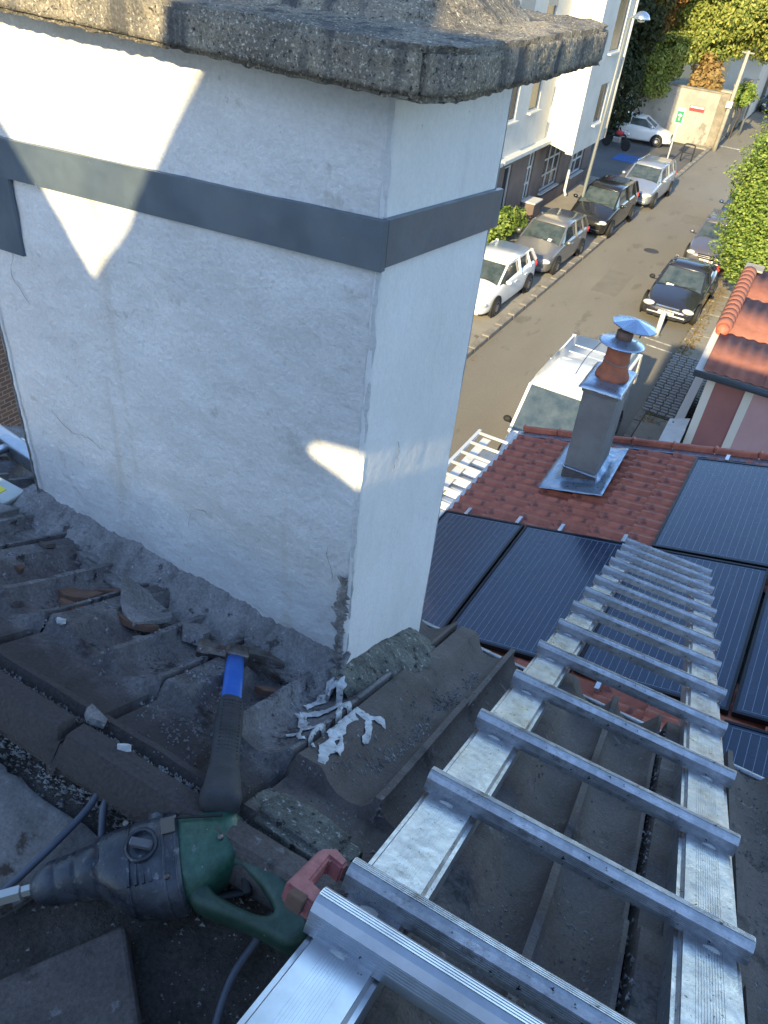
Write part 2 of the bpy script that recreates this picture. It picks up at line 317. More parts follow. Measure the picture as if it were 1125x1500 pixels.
for (x, y, a, b, m_) in ((-4.9, 27.5, .9, 2.6, asphalt_dark), (-3.9, 38, 1.3, 1.6, asphalt_dark), (-4.4, 20.2, .5, 3.4, asphalt_dark)):
    box('repair_patch', (x, y, G+.003), (a, b, .004), mat('patch_asphalt', (0.155, 0.14, 0.116), .93, var=(0.18, 0.163, 0.135), vscale=2, bump=.004, bscale=60), mk)
lathe('drain_cover', [(.30, 0), (.30, .008), (.27, .010), (.26, .006), (.22, .009), (0, .009)], mat('cast_iron', (.07, .065, .06), .6, .4), mk, 24, (-4.6, 32.2, G+.001))
# leaf litter along the right kerb
def litter(name, x0, x1, y0, y1, z, n, m, size=0.03, label=None):
    vs = []; fs = []
    for i in range(n):
        x = random.triangular(x0, x1, (x0+x1)/2); y = random.uniform(y0, y1); a = random.uniform(0, PI); s = size*random.uniform(.5, 1.4); t = random.uniform(-.02, .02)
        b = len(vs); ca, sa = math.cos(a)*s, math.sin(a)*s
        vs += [(x+ca, y+sa, z+.006+abs(t)), (x-sa*.6, y+ca*.6, z+.004), (x-ca, y-sa, z+.006), (x+sa*.6, y-ca*.6, z+.012)]
        fs.append((b, b+1, b+2, b+3))
    return tag(mesh(name, vs, fs, m), label, 'leaves', kind='stuff')
litter('fallen_leaves', -1.75, -1.15, 18, 34, G+0.12, 1500, leaf_l, 0.035, 'yellow and brown leaves lying along the right hand kerb')
litter('fallen_leaves', -6.75, -6.3, 17, 30, G+0.004, 160, leaf_l, 0.03, 'sparse weeds and leaves along the left hand kerb')

# ================================================================== VEGETATION
def crown_mesh(name, blobs, n, leaf, m, parent, flat=0.0, seed=1, shell=0.55):
    rnd = random.Random(seed); vs = []; fs = []
    wsum = sum(b[3]*b[4]*b[5] for b in blobs)
    for (cx, cy, cz, rx, ry, rz) in blobs:
        k = int(n*rx*ry*rz/wsum)
        for i in range(k):
            while True:
                v = Vector((rnd.gauss(0, 1), rnd.gauss(0, 1), rnd.gauss(0, 1)))
                if v.length > .01: break
            v.normalize(); r = shell+(1-shell)*rnd.random()**.6
            nn = noise.noise(Vector((v.x*2.2+cx, v.y*2.2+cy, v.z*2.2+cz)))
            if nn < -0.22 and rnd.random() < .8: continue
            r *= 1+0.32*nn+0.12*noise.noise(v*7+Vector((cx, 0, cz)))
            p = Vector((cx+v.x*rx*r, cy+v.y*ry*r, cz+v.z*rz*r))
            s = leaf*rnd.uniform(.6, 1.35)
            nrm = (v+Vector((rnd.uniform(-.9, .9), rnd.uniform(-.9, .9), rnd.uniform(-.3, 1.1)))).normalized()
            a = nrm.orthogonal().normalized(); a.rotate(Matrix.Rotation(rnd.uniform(0, 6.28), 3, nrm)); b = nrm.cross(a)
            if flat: a = Vector((a.x, a.y, a.z*(1-flat)))
            q = len(vs)
            vs += [p+a*s, p+b*s*.5, p-a*s*.9, p-b*s*.55]; fs.append((q, q+1, q+2, q+3))
    return mesh(name, vs, fs, m, parent)
def tree(name, label, base, h, blobs, n, leaf, m, trunk_r=.2, seed=1, group=None, limbs=5, flat=0):
    t = thing(name, label, 'tree' if name != 'shrub' else 'shrub', base, group=group)
    rnd = random.Random(seed); top = Vector((0, 0, h))
    tr = tube('trunk', smoothpts([(0, 0, -.1), (rnd.uniform(-.1, .1), .05, h*.35), (rnd.uniform(-.2, .2), 0, h*.7), top], 4), [trunk_r*(1-.75*i/12) for i in range(13)], bark, t, seg=8)
    for i in range(limbs):
        b = blobs[i % len(blobs)]; e = Vector((b[0], b[1], b[2]))+Vector((rnd.uniform(-.5, .5)*b[3], rnd.uniform(-.5, .5)*b[4], rnd.uniform(-.3, .4)*b[5]))
        s = Vector((0, 0, h*rnd.uniform(.35, .8)))
        tube('limb', smoothpts([s, s.lerp(e, .5)+Vector((0, 0, .15*h*.3)), e], 4), [trunk_r*.45*(1-.8*k/8) for k in range(9)], bark, tr, seg=6)
    crown_mesh('crown', blobs, n, leaf, m, t, seed=seed, flat=flat)
    return t
tree('broadleaf_tree', 'large sunlit yellow green tree crown spreading behind the beige wall', (-8.3, 60, G), 7.2,
     [(0, 0, 7.2, 4.2, 3.2, 2.6), (3.2, -1, 6.6, 2.6, 2.4, 2.0), (-3.0, 1, 6.4, 2.6, 2.4, 2.2), (1, 2, 9.2, 3.6, 3, 2.4), (-.6, -1.6, 5.4, 2.4, 2, 1.3), (3.6, 2, 9, 3, 3, 2.4)], 95000, .115, leaf_g, .32, 3)
tree('broadleaf_tree', 'tree with autumn orange leaves beside the shaded end of the white building', (-12.6, 56, G), 6.2,
     [(0, 0, 6.4, 1.9, 1.9, 2.6), (.8, -.5, 8.6, 1.9, 1.8, 2.0), (-.2, 1, 10.5, 2.6, 2, 2.2)], 26000, .11, leaf_o, .2, 5)
tree('broadleaf_tree', 'leafy lower branches overhanging the parked white car in the court', (-11.6, 55.2, G), 3.8,
     [(0.1, -.4, 3.9, 1.8, 1.5, 1.3), (1.2, .3, 4.6, 1.6, 1.4, 1.2), (.9, -1.2, 3.0, 1.25, .9, .7), (-1.0, .6, 5.4, 1.6, 1.4, 1.4)], 30000, .095, leaf_g, .14, 8)
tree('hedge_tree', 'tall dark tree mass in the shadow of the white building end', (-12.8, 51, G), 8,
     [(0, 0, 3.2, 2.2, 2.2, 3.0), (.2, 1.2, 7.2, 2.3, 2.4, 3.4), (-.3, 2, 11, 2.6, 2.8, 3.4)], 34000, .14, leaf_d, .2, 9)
tree('conifer_tree', 'bright green conifer at the right edge above the orange roof', (-0.05, 29.0, G), 6.6,
     [(0, 0, 3.3, 2.2, 2.2, 2.3), (-.3, -.5, 1.9, 1.7, 1.9, 1.1), (0, 0, 5.2, 2.0, 2.0, 1.7), (0.2, 0, 6.7, 1.4, 1.4, 1.4), (-1.0, .2, 4.0, 1.4, 1.5, 1.2)], 90000, .06, leaf_c, .18, 11, flat=.4)
tree('broadleaf_tree', 'distant green tree behind the stone wall at the right of the pole', (-5.5, 78, G), 5,
     [(0, 0, 5.4, 2.6, 2.6, 2.2), (2.5, 1, 7.5, 3.2, 3, 2.8)], 9000, .22, leaf_g, .2, 13)
tree('broadleaf_tree', 'far tree crown closing the end of the street on the right', (-1.5, 92, G), 6,
     [(0, 0, 7, 4.5, 4, 4), (4, 0, 8, 4, 4, 4)], 9000, .3, leaf_g, .25, 14)
tree('shrub', 'straw coloured dry shrub standing above the beige wall corner', (-8.1, 57.0, G), 3.0,
     [(0, 0, 3.5, 1.0, .8, 1.3), (.5, 0, 3.2, .7, .6, .8)], 2200, .15, leaf_s, .06, 21, limbs=3)
tree('shrub', 'bright green shrub on the pavement at the foot of the brown building base', (-9.9, 28.6, G+.1), .5,
     [(0, 0, .6, .75, 1.0, .55), (.2, 1.1, .5, .55, .7, .5)], 2600, .085, leaf_c, .04, 22, limbs=4)
tree('shrub', 'second green shrub nearest the white chimney on the left pavement', (-9.55, 26.2, G+.1), .5,
     [(0, 0, .55, .7, 1.0, .5), (-.1, -1.3, .4, .6, .8, .4)], 2600, .085, leaf_c, .04, 23, limbs=4)
tree('shrub', 'small green climber on the stone wall beside the concrete pole', (-5.9, 60, G), 2.2,
     [(0, 0, 2.6, .8, .8, .7)], 1600, .12, leaf_c, .05, 24, limbs=3)

# ================================================================== WHITE BUILDING ACROSS THE STREET
wb = thing('apartment_building', 'white apartment building with brown ground floor and a projecting bay, its sunny side tinted cream', 'building', (-10.15, 0, 0))
def bpart(name, pts, m, parent=wb, faces=None): return mesh(name, pts, faces, m, parent)
FX = 0.0
# ground floor wall built with openings: piers and panels
gf0, gf1, gz0, gz1 = 15.0, 41.0, G+.1, -6.62
openings = [(28.9, 29.7, -8.75, -6.9), (31.5, 32.3, -9.3, -6.8), (33.7, 36.0, -8.75, -6.85), (37.9, 39.9, -8.85, -6.95), (22, 25, -8.7, -7)]
def wall_with_holes(name, xf, th, y0, y1, z0, z1, holes, m, parent):
    bm = bmesh.new(); ys = sorted({y0, y1, *[h[0] for h in holes], *[h[1] for h in holes]}); zs = sorted({z0, z1, *[h[2] for h in holes], *[h[3] for h in holes]})
    for i in range(len(ys)-1):
        run = None
        for j in range(len(zs)-1):
            cy, cz = (ys[i]+ys[i+1])/2, (zs[j]+zs[j+1])/2
            if any(h[0] < cy < h[1] and h[2] < cz < h[3] for h in holes): continue
            bbox(bm, Vector((xf-th/2, cy, cz)), (th, ys[i+1]-ys[i], zs[j+1]-zs[j]))
    bmesh.ops.remove_doubles(bm, verts=bm.verts, dist=1e-4)
    # drop internal duplicate faces
    seen = {}
    for f in bm.faces: seen.setdefault(tuple(round(c, 3) for c in f.calc_center_median()), []).append(f)
    bmesh.ops.delete(bm, geom=[f for l in seen.values() if len(l) > 1 for f in l], context='FACES_ONLY')
    return frombm(name, bm, m, parent)
wall_with_holes('ground_floor_wall', 0, .35, gf0, gf1, gz0, gz1, openings, bld_br, wb)
def window(parent, x, y0, y1, z0, z1, cols=1, rows=1, fr=.07, m=white_p, sill=True, depth=.10, gl=winglass, shut=0.0):
    """window in a wall whose face is at x, looking to +x"""
    xf = x-depth
    L = [((xf, (y0+y1)/2, z0+fr/2), (.06, y1-y0, fr)), ((xf, (y0+y1)/2, z1-fr/2), (.06, y1-y0, fr)),
         ((xf, y0+fr/2, (z0+z1)/2), (.06, fr, z1-z0-2*fr)), ((xf, y1-fr/2, (z0+z1)/2), (.06, fr, z1-z0-2*fr))]
    for c in range(1, cols): L.append(((xf+.003, y0+(y1-y0)*c/cols, (z0+z1)/2), (.055, fr*.9, z1-z0-2*fr)))
    for r in range(1, rows): L.append(((xf-.002, (y0+y1)/2, z0+(z1-z0)*r/rows), (.05, y1-y0-2*fr, fr*.8)))
    f = boxes('window', L, m, parent)
    box('pane', (xf-.01, (y0+y1)/2, (z0+z1)/2), (.012, y1-y0-fr, z1-z0-fr), gl, f)
    if shut: box('roller_shutter', (xf+.05, (y0+y1)/2, z1-(z1-z0)*shut/2), (.03, y1-y0-.02, (z1-z0)*shut), shutter, f)
    if sill: box('sill', (x+.03, (y0+y1)/2, z0-.04), (.22, y1-y0+.16, .07), white_p, f, bev=.006)
    return f
for (h, c, r) in zip(openings, (1, 2, 3, 2, 2), (1, 4, 3, 3, 2)): window(wb, 0, *h[:2], h[2], h[3], c, r, .09)
# string course above the ground floor
box('ledge', (0.06, 30.5, -6.55), (.5, 5.2, .14), white_p, wb, bev=.01)
box('ledge', (0.06, 21.4, -6.55), (.5, 12.7, .14), white_p, wb, bev=.01)
# brown base with step and short wall, drainpipe
box('plinth', (.09, 20, G+.35), (.12, 22.8, .5), bld_br, wb)
box('plinth', (.09, 36.7, G+.35), (.12, 8.2, .5), bld_br, wb)
sw = box('stair_wall', (.32, 32.0, G+.45), (.55, .9, .75), bld_br, wb, bev=.01)
box('coping', (.32, 32.0, G+.86), (.62, .98, .06), white_p, sw, bev=.008)
tube('drainpipe', [(.25, 36.9, -6.9), (.25, 36.9, -9.2), (.42, 36.7, -9.35)], .07, white_p, wb, seg=8)
# upper floors: recessed front, then projecting bay (front further out over the street)
up_holes = [(27.6, 29.0, -5.3, -3.9), (30.3, 31.4, -5.2, -3.9), (27.6, 29.0, -2.9, -1.2), (30.3, 31.4, -2.9, -1.2), (24.5, 25.6, -5.3, -3.9), (20.5, 21.6, -5.3, -3.9)]
wall_with_holes('upper_wall', -.001, .35, gf0, 33.0, -6.48, 3.2, up_holes, bld_w, wb)
for k, h in enumerate(up_holes): window(wb, 0, *h, 1, 1, .05, depth=.06, shut=(0, 0, .5, .4, .3, 0)[k])
# bay
bx = 1.27; by0, by1 = 33.02, 37.6
side = mesh('bay_side_wall', [(-.3, by0, -6.5), (bx, by0, -6.88), (bx, by0, 3.2), (-.3, by0, 3.2), (-.3, by0+.25, -6.5), (bx-.002, by0+.25, -6.88), (bx-.002, by0+.25, 3.2), (-.3, by0+.25, 3.2)],
            [(0, 1, 2, 3), (7, 6, 5, 4), (0, 4, 5, 1), (2, 6, 7, 3)], bld_w_sunlit, wb)
bay_holes = [(35.1, 36.3, -6.0, -4.5), (35.0, 36.6, -3.4, -1.0)]
wall_with_holes('bay_front_wall', bx+.003, .3, by0+.003, by1, -6.88, 3.2, bay_holes, bld_w, wb)
for h in bay_holes: window(wb, bx, *h, 1, 1, .05, depth=.06)
mesh('bay_soffit', [(-.3, by0+.01, -6.49), (bx-.01, by0+.01, -6.87), (bx-.01, by1, -6.87), (-.3, by1, -6.49)], [(0, 1, 2, 3)], bld_w, wb)
wall_with_holes('end_wall', bx-.002, .0001+.3, by1, by1+.01, -6.88, 3.2, [], bld_w, wb)
box('end_gable', (-5.6, 37.45, -1.84), (13.7, .3, 10.08), bld_w, wb)
box('end_gable_lower', (-5.8, 40.8, -8.0), (11.2, .3, 2.9), bld_br, wb)
box('floor_slab', (-5.9, 30.5, -6.7), (11, 21, .2), bld_w, wb)
box('roof', (-6.0, 26.3, 3.36), (12.0, 22.6, .3), bld_w, wb)
box('bay_roof', (-.0, 35.3, 3.36), (2.56, 4.6, .28), bld_w, wb)
box('rear_wall', (-11.8, 26.3, -3.1), (.3, 22.4, 12.5), bld_w, wb)
tube('downpipe', [(bx+.09, 37.35, 3.0), (bx+.09, 37.35, -6.8)], .05, white_p, wb, seg=8)

# brown brick building seen past the left edge of the chimney
bb = thing('brick_building', 'dark brown brick facade glimpsed past the left edge of the chimney', 'building', (-10.1, 0, 0))
box('wall', (-2.2, 2.5, -4.6), (4.4, 24.6, 9.8), brick_m, bb)
for k in range(3):
    window(bb, .2, 9.5+k*1.6, 10.4+k*1.6, -4, -2.4, 2, 1, depth=.15)

# ================================================================== BOUNDARY WALL, POLE, SIGN, LAMP
bw = thing('boundary_wall', 'beige rendered wall with a small red poster behind the parking court', 'wall', (0, 0, 0))
box('wall_panel', (-9.1, 55.5, G+1.5), (5.0, .3, 3.0), wall_b, bw)
box('coping', (-9.1, 55.5, G+3.05), (5.1, .4, .1), stone_m, bw, bev=.01)
pst = box('poster', (-7.8, 55.33, G+2.0), (.9, .012, .3), redcloth, bw, bev=0)
box('poster_band', (-7.8, 55.32, G+2.08), (.82, .012, .09), plate_m, pst)
sw2 = thing('stone_wall', 'rough stone street wall running away beyond the concrete pole', 'wall', (-6.42, 55.6, G))
rnd = random.Random(4)
core = box('wall_core', (-.03, 13, 1.1), (.3, 26, 2.2), stone_m, sw2)
bm = bmesh.new(); bbox(bm, Vector(), (1, 1, 1)); bmesh.ops.bevel(bm, geom=bm.edges[:], offset=.12, segments=1, affect='EDGES')
me_st = D.meshes.new('stone'); bm.to_mesh(me_st); bm.free(); me_st.materials.append(stone_m)
for j in range(6):
    y = 0.0
    while y < 14:
        L = rnd.uniform(.4, .8)
        o = D.objects.new('stone', me_st); COL.objects.link(o); o.parent = sw2
        o.location = (.09+rnd.uniform(0, .04), y+L/2, .2+j*.37); o.scale = (.16, L-.03, .34); y += L
for i, (y, h) in enumerate(((0.0, 3.1), (5.5, 2.9), (9.5, 2.9))):
    pl_ = box('pillar', (0.02, y, h/2), (.55, .55, h), stone_m, sw2, bev=.02)
    box('pillar_cap', (0.02, y, h+.06), (.7, .7, .12), conc_p, pl_, bev=.02)
gp = thing('utility_pole', 'pale concrete utility pole standing at the corner of the beige wall', 'pole', (-6.0, 54.9, G))
tube('pole_shaft', [(0, 0, -.1), (0.05, 0, 2.6), (0.1, 0, 5.4)], [.13, .12, .09], conc_p, gp, seg=8)
box('junction_box', (0.03, -.15, 2.6), (.35, .2, .35), white_p, gp, bev=.02)
boxes('crossarm', [((.1, 0, 5.3), (.7, .07, .07))], pole_m, gp)
gp2 = thing('utility_pole', 'thin grey post further along the stone wall', 'pole', (-5.55, 62, G))
tube('pole_shaft', [(0, 0, -.1), (.05, 0, 3.4)], [.08, .06], pole_m, gp2, seg=8)
fb = thing('garage_building', 'white low building behind the stone wall at the far right', 'building', (-7.2, 70, G))
box('wall', (0, 2, 2.1), (2.2, 7, 4.2), bld_w, fb)
box('roof', (0, 2, 4.35), (2.6, 7.4, .3), red_tile2, fb, bev=.03)
window(fb, 1.1, -.4, .6, 1.4, 2.6, 2, 1, depth=.1)
fc = thing('far_house', 'pale far house closing the street beyond the trees', 'building', (1.8, 82, G))
box('wall', (0, 0, 3), (6, 10, 6), bld_w, fc); prism('roof', [(-3.4, 0), (3.4, 0), (0, 2.2)], 10.6, red_tile2, fc, Matrix.Translation((0, 5.3, 6)) @ Matrix.Rotation(R_(90), 4, 'X'))
sg = thing('parking_sign', 'small green and white sign on a white post by the silver car', 'sign', (-7.45, 47.6, G+.1))
tube('post', [(0, 0, 0), (0, 0, 2.3)], .045, white_p, sg, seg=8)
pn = box('sign_panel', (0.0, -.03, 2.5), (.42, .05, .8), white_p, sg, bev=.01)
box('green_field', (0, -.062, 2.45), (.34, .012, .55), green_s, pn)
boxes('arrow_mark', [((0, -.071, 2.42), (.05, .006, .26)), ((-.05, -.071, 2.55), (.14, .006, .045), Matrix.Rotation(R_(-40), 3, 'Y')), ((.05, -.071, 2.55), (.14, .006, .045), Matrix.Rotation(R_(40), 3, 'Y'))], plate_m, pn)
bk = thing('hoop_barrier', 'low dark metal hoop barrier on the pavement corner behind the silver car', 'barrier', (-6.75, 49.6, G+.1))
tube('hoop', smoothpts([(-.3, 0, 0), (-.3, 0, .75), (-.22, 0, .9), (.22, 0, .9), (.3, 0, .75), (.3, 0, 0)], 4), .035, black, bk, seg=8)
tube('crossbar', [(-.29, 0, .45), (.29, 0, .45)], .025, black, bk, seg=6)
lp = thing('street_lamp', 'tall grey street lamp in front of the white building, domed head to the right', 'lamp', (-8.1, 33.0, G+.1))
shaft = tube('pole_shaft', [(0, 0, 0), (.06, 0, 1.2), (.14, 0, 4), (.2, 0, 7.35)], [.095, .075, .06, .045], pole_m, lp, seg=12)
box('access_door', (0.03, -.085, .7), (.09, .02, .3), pole_m, shaft)
tube('arm', smoothpts([(.2, 0, 7.3), (.3, 0, 7.42), (.55, 0, 7.42)], 4), .035, pole_m, lp, seg=8)
hd = lathe('lamp_head', [(.0, .22), (.12, .2), (.24, .12), (.31, 0), (.3, -.03), (.1, -.05), (0, -.05)], cowl, lp, 20, (.62, 0, 7.4))
lathe('diffuser', [(.0, -.05), (.14, -.05), (.12, -.11), (.0, -.13)], lamp_gl, hd, 16, (.62, 0, 7.4))
bo = thing('bollard', 'white bollard standing in front of the dark parked car', 'bollard', (-2.5, 23.9, G))
tube('post', [(0, 0, 0), (0, 0, .78)], .075, white_p, bo, seg=12); lathe('bollard_cap', [(.0, .05), (.05, .035), (.078, 0), (0, 0)], white_p, bo, 12, (0, 0, .78))
lathe('base_ring', [(.13, 0), (.13, .02), (.08, .03), (0, .03)], pole_m, bo, 14, (0, 0, 0.004))

# ================================================================== VEHICLES
def paint(name, col, metal=.3, rough=.35): return mat(name, col, rough, metal, coat=.7, var=tuple(c*.93 for c in col), vscale=2)
def car(name, label, cat, loc, rz, L, W, H, col, style='hatch', group=None, items=(), grille=None, roof_rails=False, roof_mat=None):
    """car with its nose at local -y end; local origin on the ground at the centre"""
    t = thing(name, label, cat, loc, rz, group)
    pm = col; hy = L/2
    # stations along y from nose (-hy) to tail: (y, belt height, half width, bottom z)
    if style == 'van': st = [(-hy, .62, .72, .28), (-hy+.12, .80, .86, .22), (-hy+.5, .98, .94, .2), (-hy+.95, 1.12, .97, .2), (-hy+1.3, 1.2, 1, .2), (0, 1.24, 1, .2), (hy-.5, 1.26, 1, .2), (hy-.12, 1.24, .98, .22), (hy, 1.2, .94, .3)]
    elif style == 'saloon': st = [(-hy, .50, .70, .26), (-hy+.10, .62, .84, .2), (-hy+.45, .74, .93, .17), (-hy+1.1, .86, .98, .16), (-hy+1.5, .92, 1, .16), (0.1, .93, 1, .16), (hy-1.1, .96, .99, .16), (hy-.35, .95, .93, .18), (hy-.08, .86, .86, .22), (hy, .7, .78, .28)]
    else: st = [(-hy, .52, .70, .26), (-hy+.10, .68, .85, .2), (-hy+.42, .80, .94, .17), (-hy+.95, .93, .98, .17), (-hy+1.25, 1.0, 1, .17), (0.1, 1.02, 1, .17), (hy-.6, 1.04, .98, .18), (hy-.15, 1.02, .93, .2), (hy, .86, .86, .28)]
    k = H/(2.0 if style == 'van' else 1.5)
    w2 = W/2; vs = []; fs = []
    for (y, zb, hw, z0) in st:
        zb *= k; x = w2*hw
        ring = [(-x*.90, z0), (-x*.985, z0+.12), (-x, z0+(zb-z0)*.45), (-x*.985, zb-(zb-z0)*.18), (-x*.93, zb-.02), (-x*.80, zb+.015), (-x*.4, zb+.04), (0, zb+.05),
                (x*.4, zb+.04), (x*.80, zb+.015), (x*.93, zb-.02), (x*.985, zb-(zb-z0)*.18), (x, z0+(zb-z0)*.45), (x*.985, z0+.12), (x*.90, z0)]
        vs += [(a, y, b) for a, b in ring]
    m_ = 15; ns = len(st)
    for i in range(ns-1):
        for j in range(m_): fs.append((i*m_+j, i*m_+(j+1) % m_, (i+1)*m_+(j+1) % m_, (i+1)*m_+j))
    fs.append(tuple(range(m_))); fs.append(tuple((ns-1)*m_+j for j in range(m_))[::-1])
    body = mesh('body', vs, fs, pm, t); bmx = bmesh.new(); bmx.from_mesh(body.data); bmesh.ops.recalc_face_normals(bmx, faces=bmx.faces)
    bmx.to_mesh(body.data); bmx.free()
    body.data.shade_smooth(); sb = body.modifiers.new('s', 'SUBSURF'); sb.levels = sb.render_levels = 2
    # greenhouse
    if style == 'van': gh = [(-hy+.85, 1.10, .92, 1.12), (-hy+1.62, 1.92, .88, 0), (-hy+2.0, 1.99, .91, 0), (0.4, 2.0, .92, 0), (hy-.16, 1.97, .92, 0), (hy-.03, 1.22, .95, 0)]
    elif style == 'saloon': gh = [(-hy+1.25, .90, .86, 0), (-hy+1.95, 1.38, .70, 0), (-hy+2.3, 1.45, .70, 0), (.55, 1.44, .70, 0), (hy-1.35, 1.36, .68, 0), (hy-.55, .97, .76, 0)]
    else: gh = [(-hy+.98, .97, .88, 0), (-hy+1.75, 1.42, .74, 0), (-hy+2.1, 1.49, .74, 0), (.4, 1.5, .74, 0), (hy-.45, 1.42, .72, 0), (hy-.10, 1.03, .82, 0)]
    gh = [(a, b*k, c, d) for a, b, c, d in gh]
    zb = gh[0][1]
    y0, z0, c0, _ = gh[0]; y1, z1, c1, _ = gh[1]; y2, z2, c2, _ = gh[2]; y3, z3, c3, _ = gh[3]; y4, z4, c4, _ = gh[4]; y5, z5, c5, _ = gh[5]
    low = zb-.04; wb_ = w2*.93
    # glass shell (slightly inside), as one closed cabin, then roof and pillars proud of it
    gv = [(-w2*c0*.98, y0, low), (w2*c0*.98, y0, low), (-w2*c1, y1, z1-.03), (w2*c1, y1, z1-.03), (-w2*c4, y4, z4-.03), (w2*c4, y4, z4-.03), (-w2*c5, y5, z5-.03), (w2*c5, y5, z5-.03),
          (-wb_, (y0+y1)/2, low), (wb_, (y0+y1)/2, low), (-wb_, y4, low), (wb_, y4, low)]
    def quad(nm, idx, m, par, off=0):
        return mesh(nm, [gv[i] for i in idx], [tuple(range(len(idx)))], m, par)
    cab = mesh('interior', [(-w2*.8, y0+.35, low-.3), (w2*.8, y0+.35, low-.3), (w2*.8, y5-.3, low-.3), (-w2*.8, y5-.3, low-.3)], [(0, 1, 2, 3)], interior, t)
    quad('windscreen', (0, 1, 3, 2), glass, t)
    side_l = quad('side_window', (0, 2, 4, 6, 10, 8), glass, t); side_r = quad('side_window', (1, 9, 11, 7, 5, 3), glass, t)
    quad('rear_window', (6, 4, 5, 7), glass, t)
    # roof: curved sheet with thickness
    rv = []; rf = []; nx = 8
    rows = [(y1-.02, z1-.015, c1), (y2, z2, c2), ((y2+y3)/2, (z2+z3)/2+.01, c2), (y3, z3, c3), (y4+.04, z4, c4)]
    for (yy, zz, cc) in rows:
        for a in range(nx+1):
            s = -1+2*a/nx; rv.append((s*w2*cc*1.015, yy+(.05*(s*s) if yy == rows[0][0] else 0), zz+.03*(1-s*s)-.01-(.03 if abs(s) == 1 else 0)))
    for i in range(len(rows)-1):
        for a in range(nx): rf.append((i*(nx+1)+a, i*(nx+1)+a+1, (i+1)*(nx+1)+a+1, (i+1)*(nx+1)+a))
    roof = mesh('roof', rv, rf, roof_mat or pm, t, True); so_ = roof.modifiers.new('s', 'SOLIDIFY'); so_.thickness = .035; so_.offset = -1
    # pillars
    def bar(a, b, th=.05):
        a, b = Vector(a), Vector(b); d = b-a; q = d.to_track_quat('Z', 'Y').to_matrix()
        box('pillar', (a+b)/2, (th, th, d.length), pm, t, rot=q)
    for s in (-1, 1):
        bar((s*w2*c0*.97, y0, low), (s*w2*c1, y1, z1-.02), .06)
        bar((s*w2*c5, y5, z5-.03), (s*w2*c4, y4, z4-.02), .09)
        my = (y1+y4)/2-.1
        bar((s*wb_*1.0, my, low), (s*w2*(c2), my-.05, z2-.03), .07)
        bar((s*w2*c1, y1, z1-.025), (s*w2*c4, y4, z4-.025), .045)
        if style == 'hatch': bar((s*wb_*.98, y4-.25, low), (s*w2*c4, y4-.35, z4-.03), .07)
        if style == 'van':
            box('side_panel', (s*w2*.925, (my+y4)/2, (low+z4)/2-.02), (.05, y4-my, z4-low-.05), pm, t)
    if style == 'van': box('rear_door', (0, y5-.15, (low+z4)/2-.05), (W*.86, .12, z4-low-.1), pm, t)
    # front details
    ny = -hy
    hz = (.60 if style != 'van' else .80)*k
    def sp(name, c, s, m, par, seg=(16, 10)):
        bm = bmesh.new(); bmesh.ops.create_uvsphere(bm, u_segments=seg[0], v_segments=seg[1], radius=1, matrix=Matrix.Translation(c) @ Matrix.Diagonal((*s, 1))); return frombm(name, bm, m, par, True)
    for s in (-1, 1):
        sp('headlight', (s*w2*.70, ny+.16, hz), (.20, .12, .085), lamp_gl, t)
        sp('fog_light', (s*w2*.62, ny+.07, .36), (.065, .04, .045), lamp_gl, t)
        mr = sp('mirror', (s*(w2+.09), y0+.30, low+.12), (.10, .07, .075), black if col is MATS.get('dark_paint') or style == 'van' else pm, t, (10, 8))
        box('mirror_arm', (s*(w2+.0), y0+.31, low+.06), (.14, .04, .03), black, mr)
        sp('tail_light', (s*w2*.82, hy-.06, .85*k), (.09, .07, .14), redcloth, t, (10, 8))
        for dz_ in (0,):
            boxes('door_handle', [((s*(w2*.99), .1, .82*k), (.03, .18, .03)), ((s*(w2*.98), .95 if style != 'van' else .75, .82*k), (.03, .18, .03))], pm if style != 'van' else black, body)
    gr = boxes('grille', [((0, ny+.02, hz-.02+dz), (W*.42, .05, .03)) for dz in (-.06, 0, .06)], grille or black, t)
    box('bumper', (0, ny+.05, .34), (W*.74, .14, .16), pm, t, bev=.05)
    box('lower_grille', (0, ny-.02, .30), (W*.42, .04, .07), black, t, bev=.01)
    box('number_plate', (0, ny-.035, .43), (.50, .012, .11), plate_m, t)
    boxes('plate_characters', [((-.17+.048*c, ny-.043, .43), (.026, .004, .06)) for c in range(8) if c not in (2, 5)], black, t)
    boxes('wiper', [((-.25, y0+.12, low+.10), (.5, .02, .015), Matrix.Rotation(.12, 3, 'Y')), ((.3, y0+.12, low+.10), (.45, .02, .015), Matrix.Rotation(-.08, 3, 'Y'))], black, t)
    boxes('rear_seats', [((s*.35, y1+.75, low-.05), (.46, .16, .5)) for s in (-1, 1)], interior, t)
    if roof_rails:
        for s in (-1, 1): tube('roof_rail', [(s*w2*.70, y1+.2, z2+.03), (s*w2*.70, y4-.1, z4+.06)], .025, chrome, t, seg=8)
    # wheels and dark arches
    r = .32 if style != 'van' else .34
    for (s, yy) in ((-1, ny+.82), (1, ny+.82), (-1, hy-.78), (1, hy-.78)):
        rot = Matrix.Rotation(R_(90), 3, 'Y')
        lathe('wheel_arch', [(0, -.02), (r+.06, -.02), (r+.06, .02), (0, .02)], black, body, 24, (s*(w2-.012), yy, r+.01), rot, False)
        wh = lathe('wheel', [(r*.62, -.10), (r*.93, -.10), (r, -.06), (r, .06), (r*.93, .10), (r*.62, .10)], tyre_m, t, 24, (s*(w2-.065), yy, r), rot)
        lathe('rim', [(.0, -.105), (r*.2, -.112), (r*.55, -.09), (r*.64, -.108), (r*.64, .108), (r*.55, .09), (r*.2, .112), (0, .105)], rim_m, wh, 20, (s*(w2-.065), yy, r), rot)
